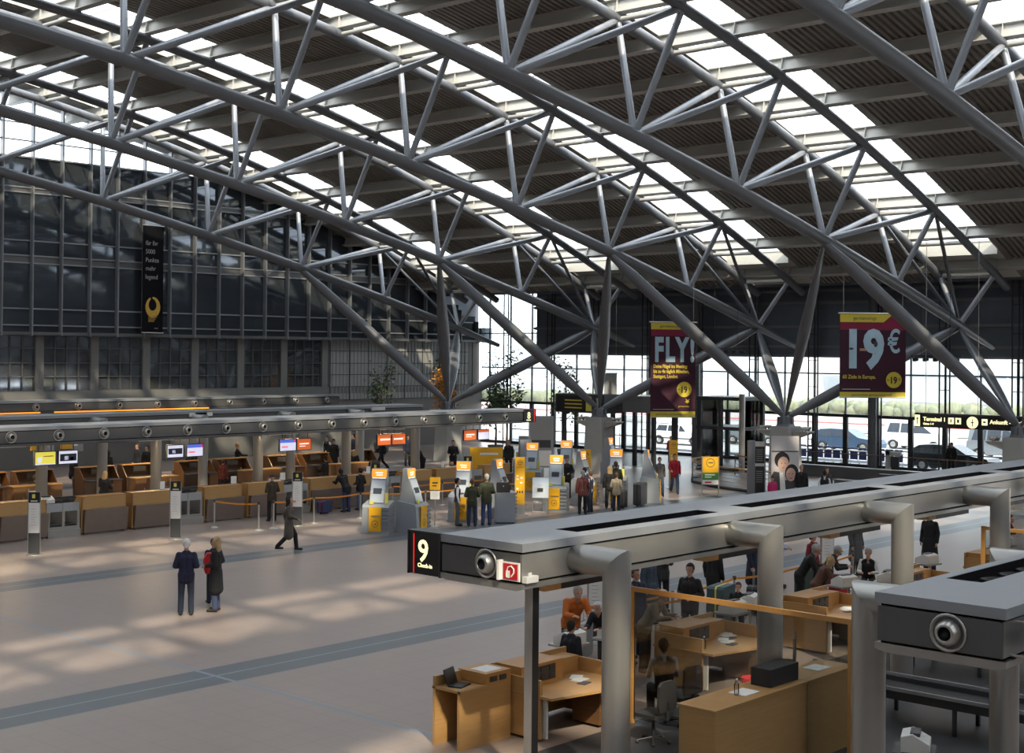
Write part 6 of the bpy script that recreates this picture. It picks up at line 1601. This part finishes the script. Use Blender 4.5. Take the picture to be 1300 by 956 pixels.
P_('short-haired child in dark clothes beside the man in black and red', 25.6, 16.6, 200, 'stand', 'jacket', BK, BK, 'brown', 'short', 1.35)
P_('person in a blue-grey coat in the queue under gantry 9', 26.0, 19.3, -90, 'stand', 'coat', (.05, .07, .10), BK, 'grey', 'short', 1.74)
P_('person in black with a dark backpack in the queue under gantry 9', 28.2, 19.0, 0, 'stand', 'jacket', BK, BK, 'black', 'short', 1.76)
P_('tall grey-haired man in a black leather jacket between the second and third pipe', 29.6, 17.3, -60, 'lean', 'jacket', BK, BK, 'grey', 'short', 1.86)
P_('blonde woman in a brown jacket leaning over the counter', 29.1, 16.6, -50, 'lean', 'jacket', (.10, .045, .03), BK, 'blond', 'long', 1.68)
P_('grey-haired man next to the blonde woman at the counter', 30.6, 17.25, -60, 'lean', 'jacket', (.02, .018, .02), BK, 'grey', 'short', 1.72)
P_('grey-haired clerk in a dark vest and white shirt left of the third pipe', 32.4, 17.1, 200, 'sit', 'vest', BK, BK, 'grey', 'short', 1.75, z=0, shirt=(.6, .6, .6))
P_('large person in black seated left of the lower right pipe', 27.1, 13.9, 70, 'sit', 'jacket', BK, BK, 'grey', 'short', 1.84, z=0)
P_('brown-haired clerk in black seated between the third and fourth pipe', 33.6, 14.2, 60, 'sit', 'jacket', BK, BK, 'brown', 'long', 1.75, z=0)
P_('passenger in black standing behind the fourth bent pipe', 38.2, 18.2, 180, 'stand', 'coat', BK, BK, 'black', 'short', 1.78)
P_('passenger in dark red at the right edge beyond the fourth pipe', 40.5, 17.0, -90, 'lean', 'jacket', (.18, .01, .02), BK, 'brown', 'short', 1.72)
P_('man in a black vest behind the estate car outside the doors', 71.9 - 1.6, 32.3, 200, 'stand', 'jacket', BK, BK, 'black', 'short', 1.72)
# further passengers in the queue under gantry 9
P_('person in a black coat at the back of the queue left of the second pipe', 24.9, 19.7, -70, 'stand', 'coat', BK, BK, 'brown', 'short', 1.80)
P_('person in a dark grey jacket with a rucksack strap, right of the second pipe', 27.6, 20.1, -120, 'bagside', 'jacket', CH, BK, 'black', 'short', 1.78)
P_('tall person in dark navy standing behind the leaning leather-jacket man', 30.3, 19.2, -80, 'stand', 'coat', NV, BK, 'grey', 'short', 1.88)
P_('long-haired person in black behind the blonde woman at the counter', 31.4, 19.6, -140, 'hold', 'jacket', BK, CH, 'black', 'long', 1.70)
P_('person in a white and blue patterned top in the queue left of the third pipe', 32.7, 19.9, -60, 'hold', 'jacket', (.35, .42, .55), BK, 'brown', 'short', 1.74)
P_('person in dark red and black left of the third pipe', 32.2, 18.6, -90, 'stand', 'jacket', (.16, .012, .02), BK, 'black', 'short', 1.66)
P_('person in a grey coat right of the third pipe, looking at the counters', 36.0, 19.4, -100, 'stand', 'coat', GT, BK, 'grey', 'short', 1.76)
suitcase('black trolley case in the queue right of the second pipe', 28.9, 18.3, .4, .45, .28, .68, 'rubber', 'dark')
suitcase('dark green suitcase in the queue left of the third pipe', 31.6, 18.5, .1, .5, .3, .75, mat('green_case', (.03, .06, .05), .6), 'dark', False)
# further people behind gantry 8
P_('distant person in black between the first two hanging screen pairs', 37.2, 58.2, 180, 'stand', 'jacket', BK, BK, 'brown', 'short', 1.74)
P_('distant person in dark grey left of the man in the long black coat', 37.8, 54.6, 60, 'hold', 'jacket', CH, BK, 'black', 'short', 1.70)
P_('distant person in a black coat right of the third screen pair', 46.6, 54.8, 230, 'stand', 'coat', BK, BK, 'black', 'short', 1.76)
P_('distant person in black with a bag under the fourth screen pair', 49.6, 54.4, 150, 'walk', 'jacket', BK, BK, 'brown', 'short', 1.76)
P_('distant long-haired person in navy beyond the fourth screen pair', 52.6, 55.6, 250, 'stand', 'jacket', NV, CH, 'brown', 'long', 1.68)
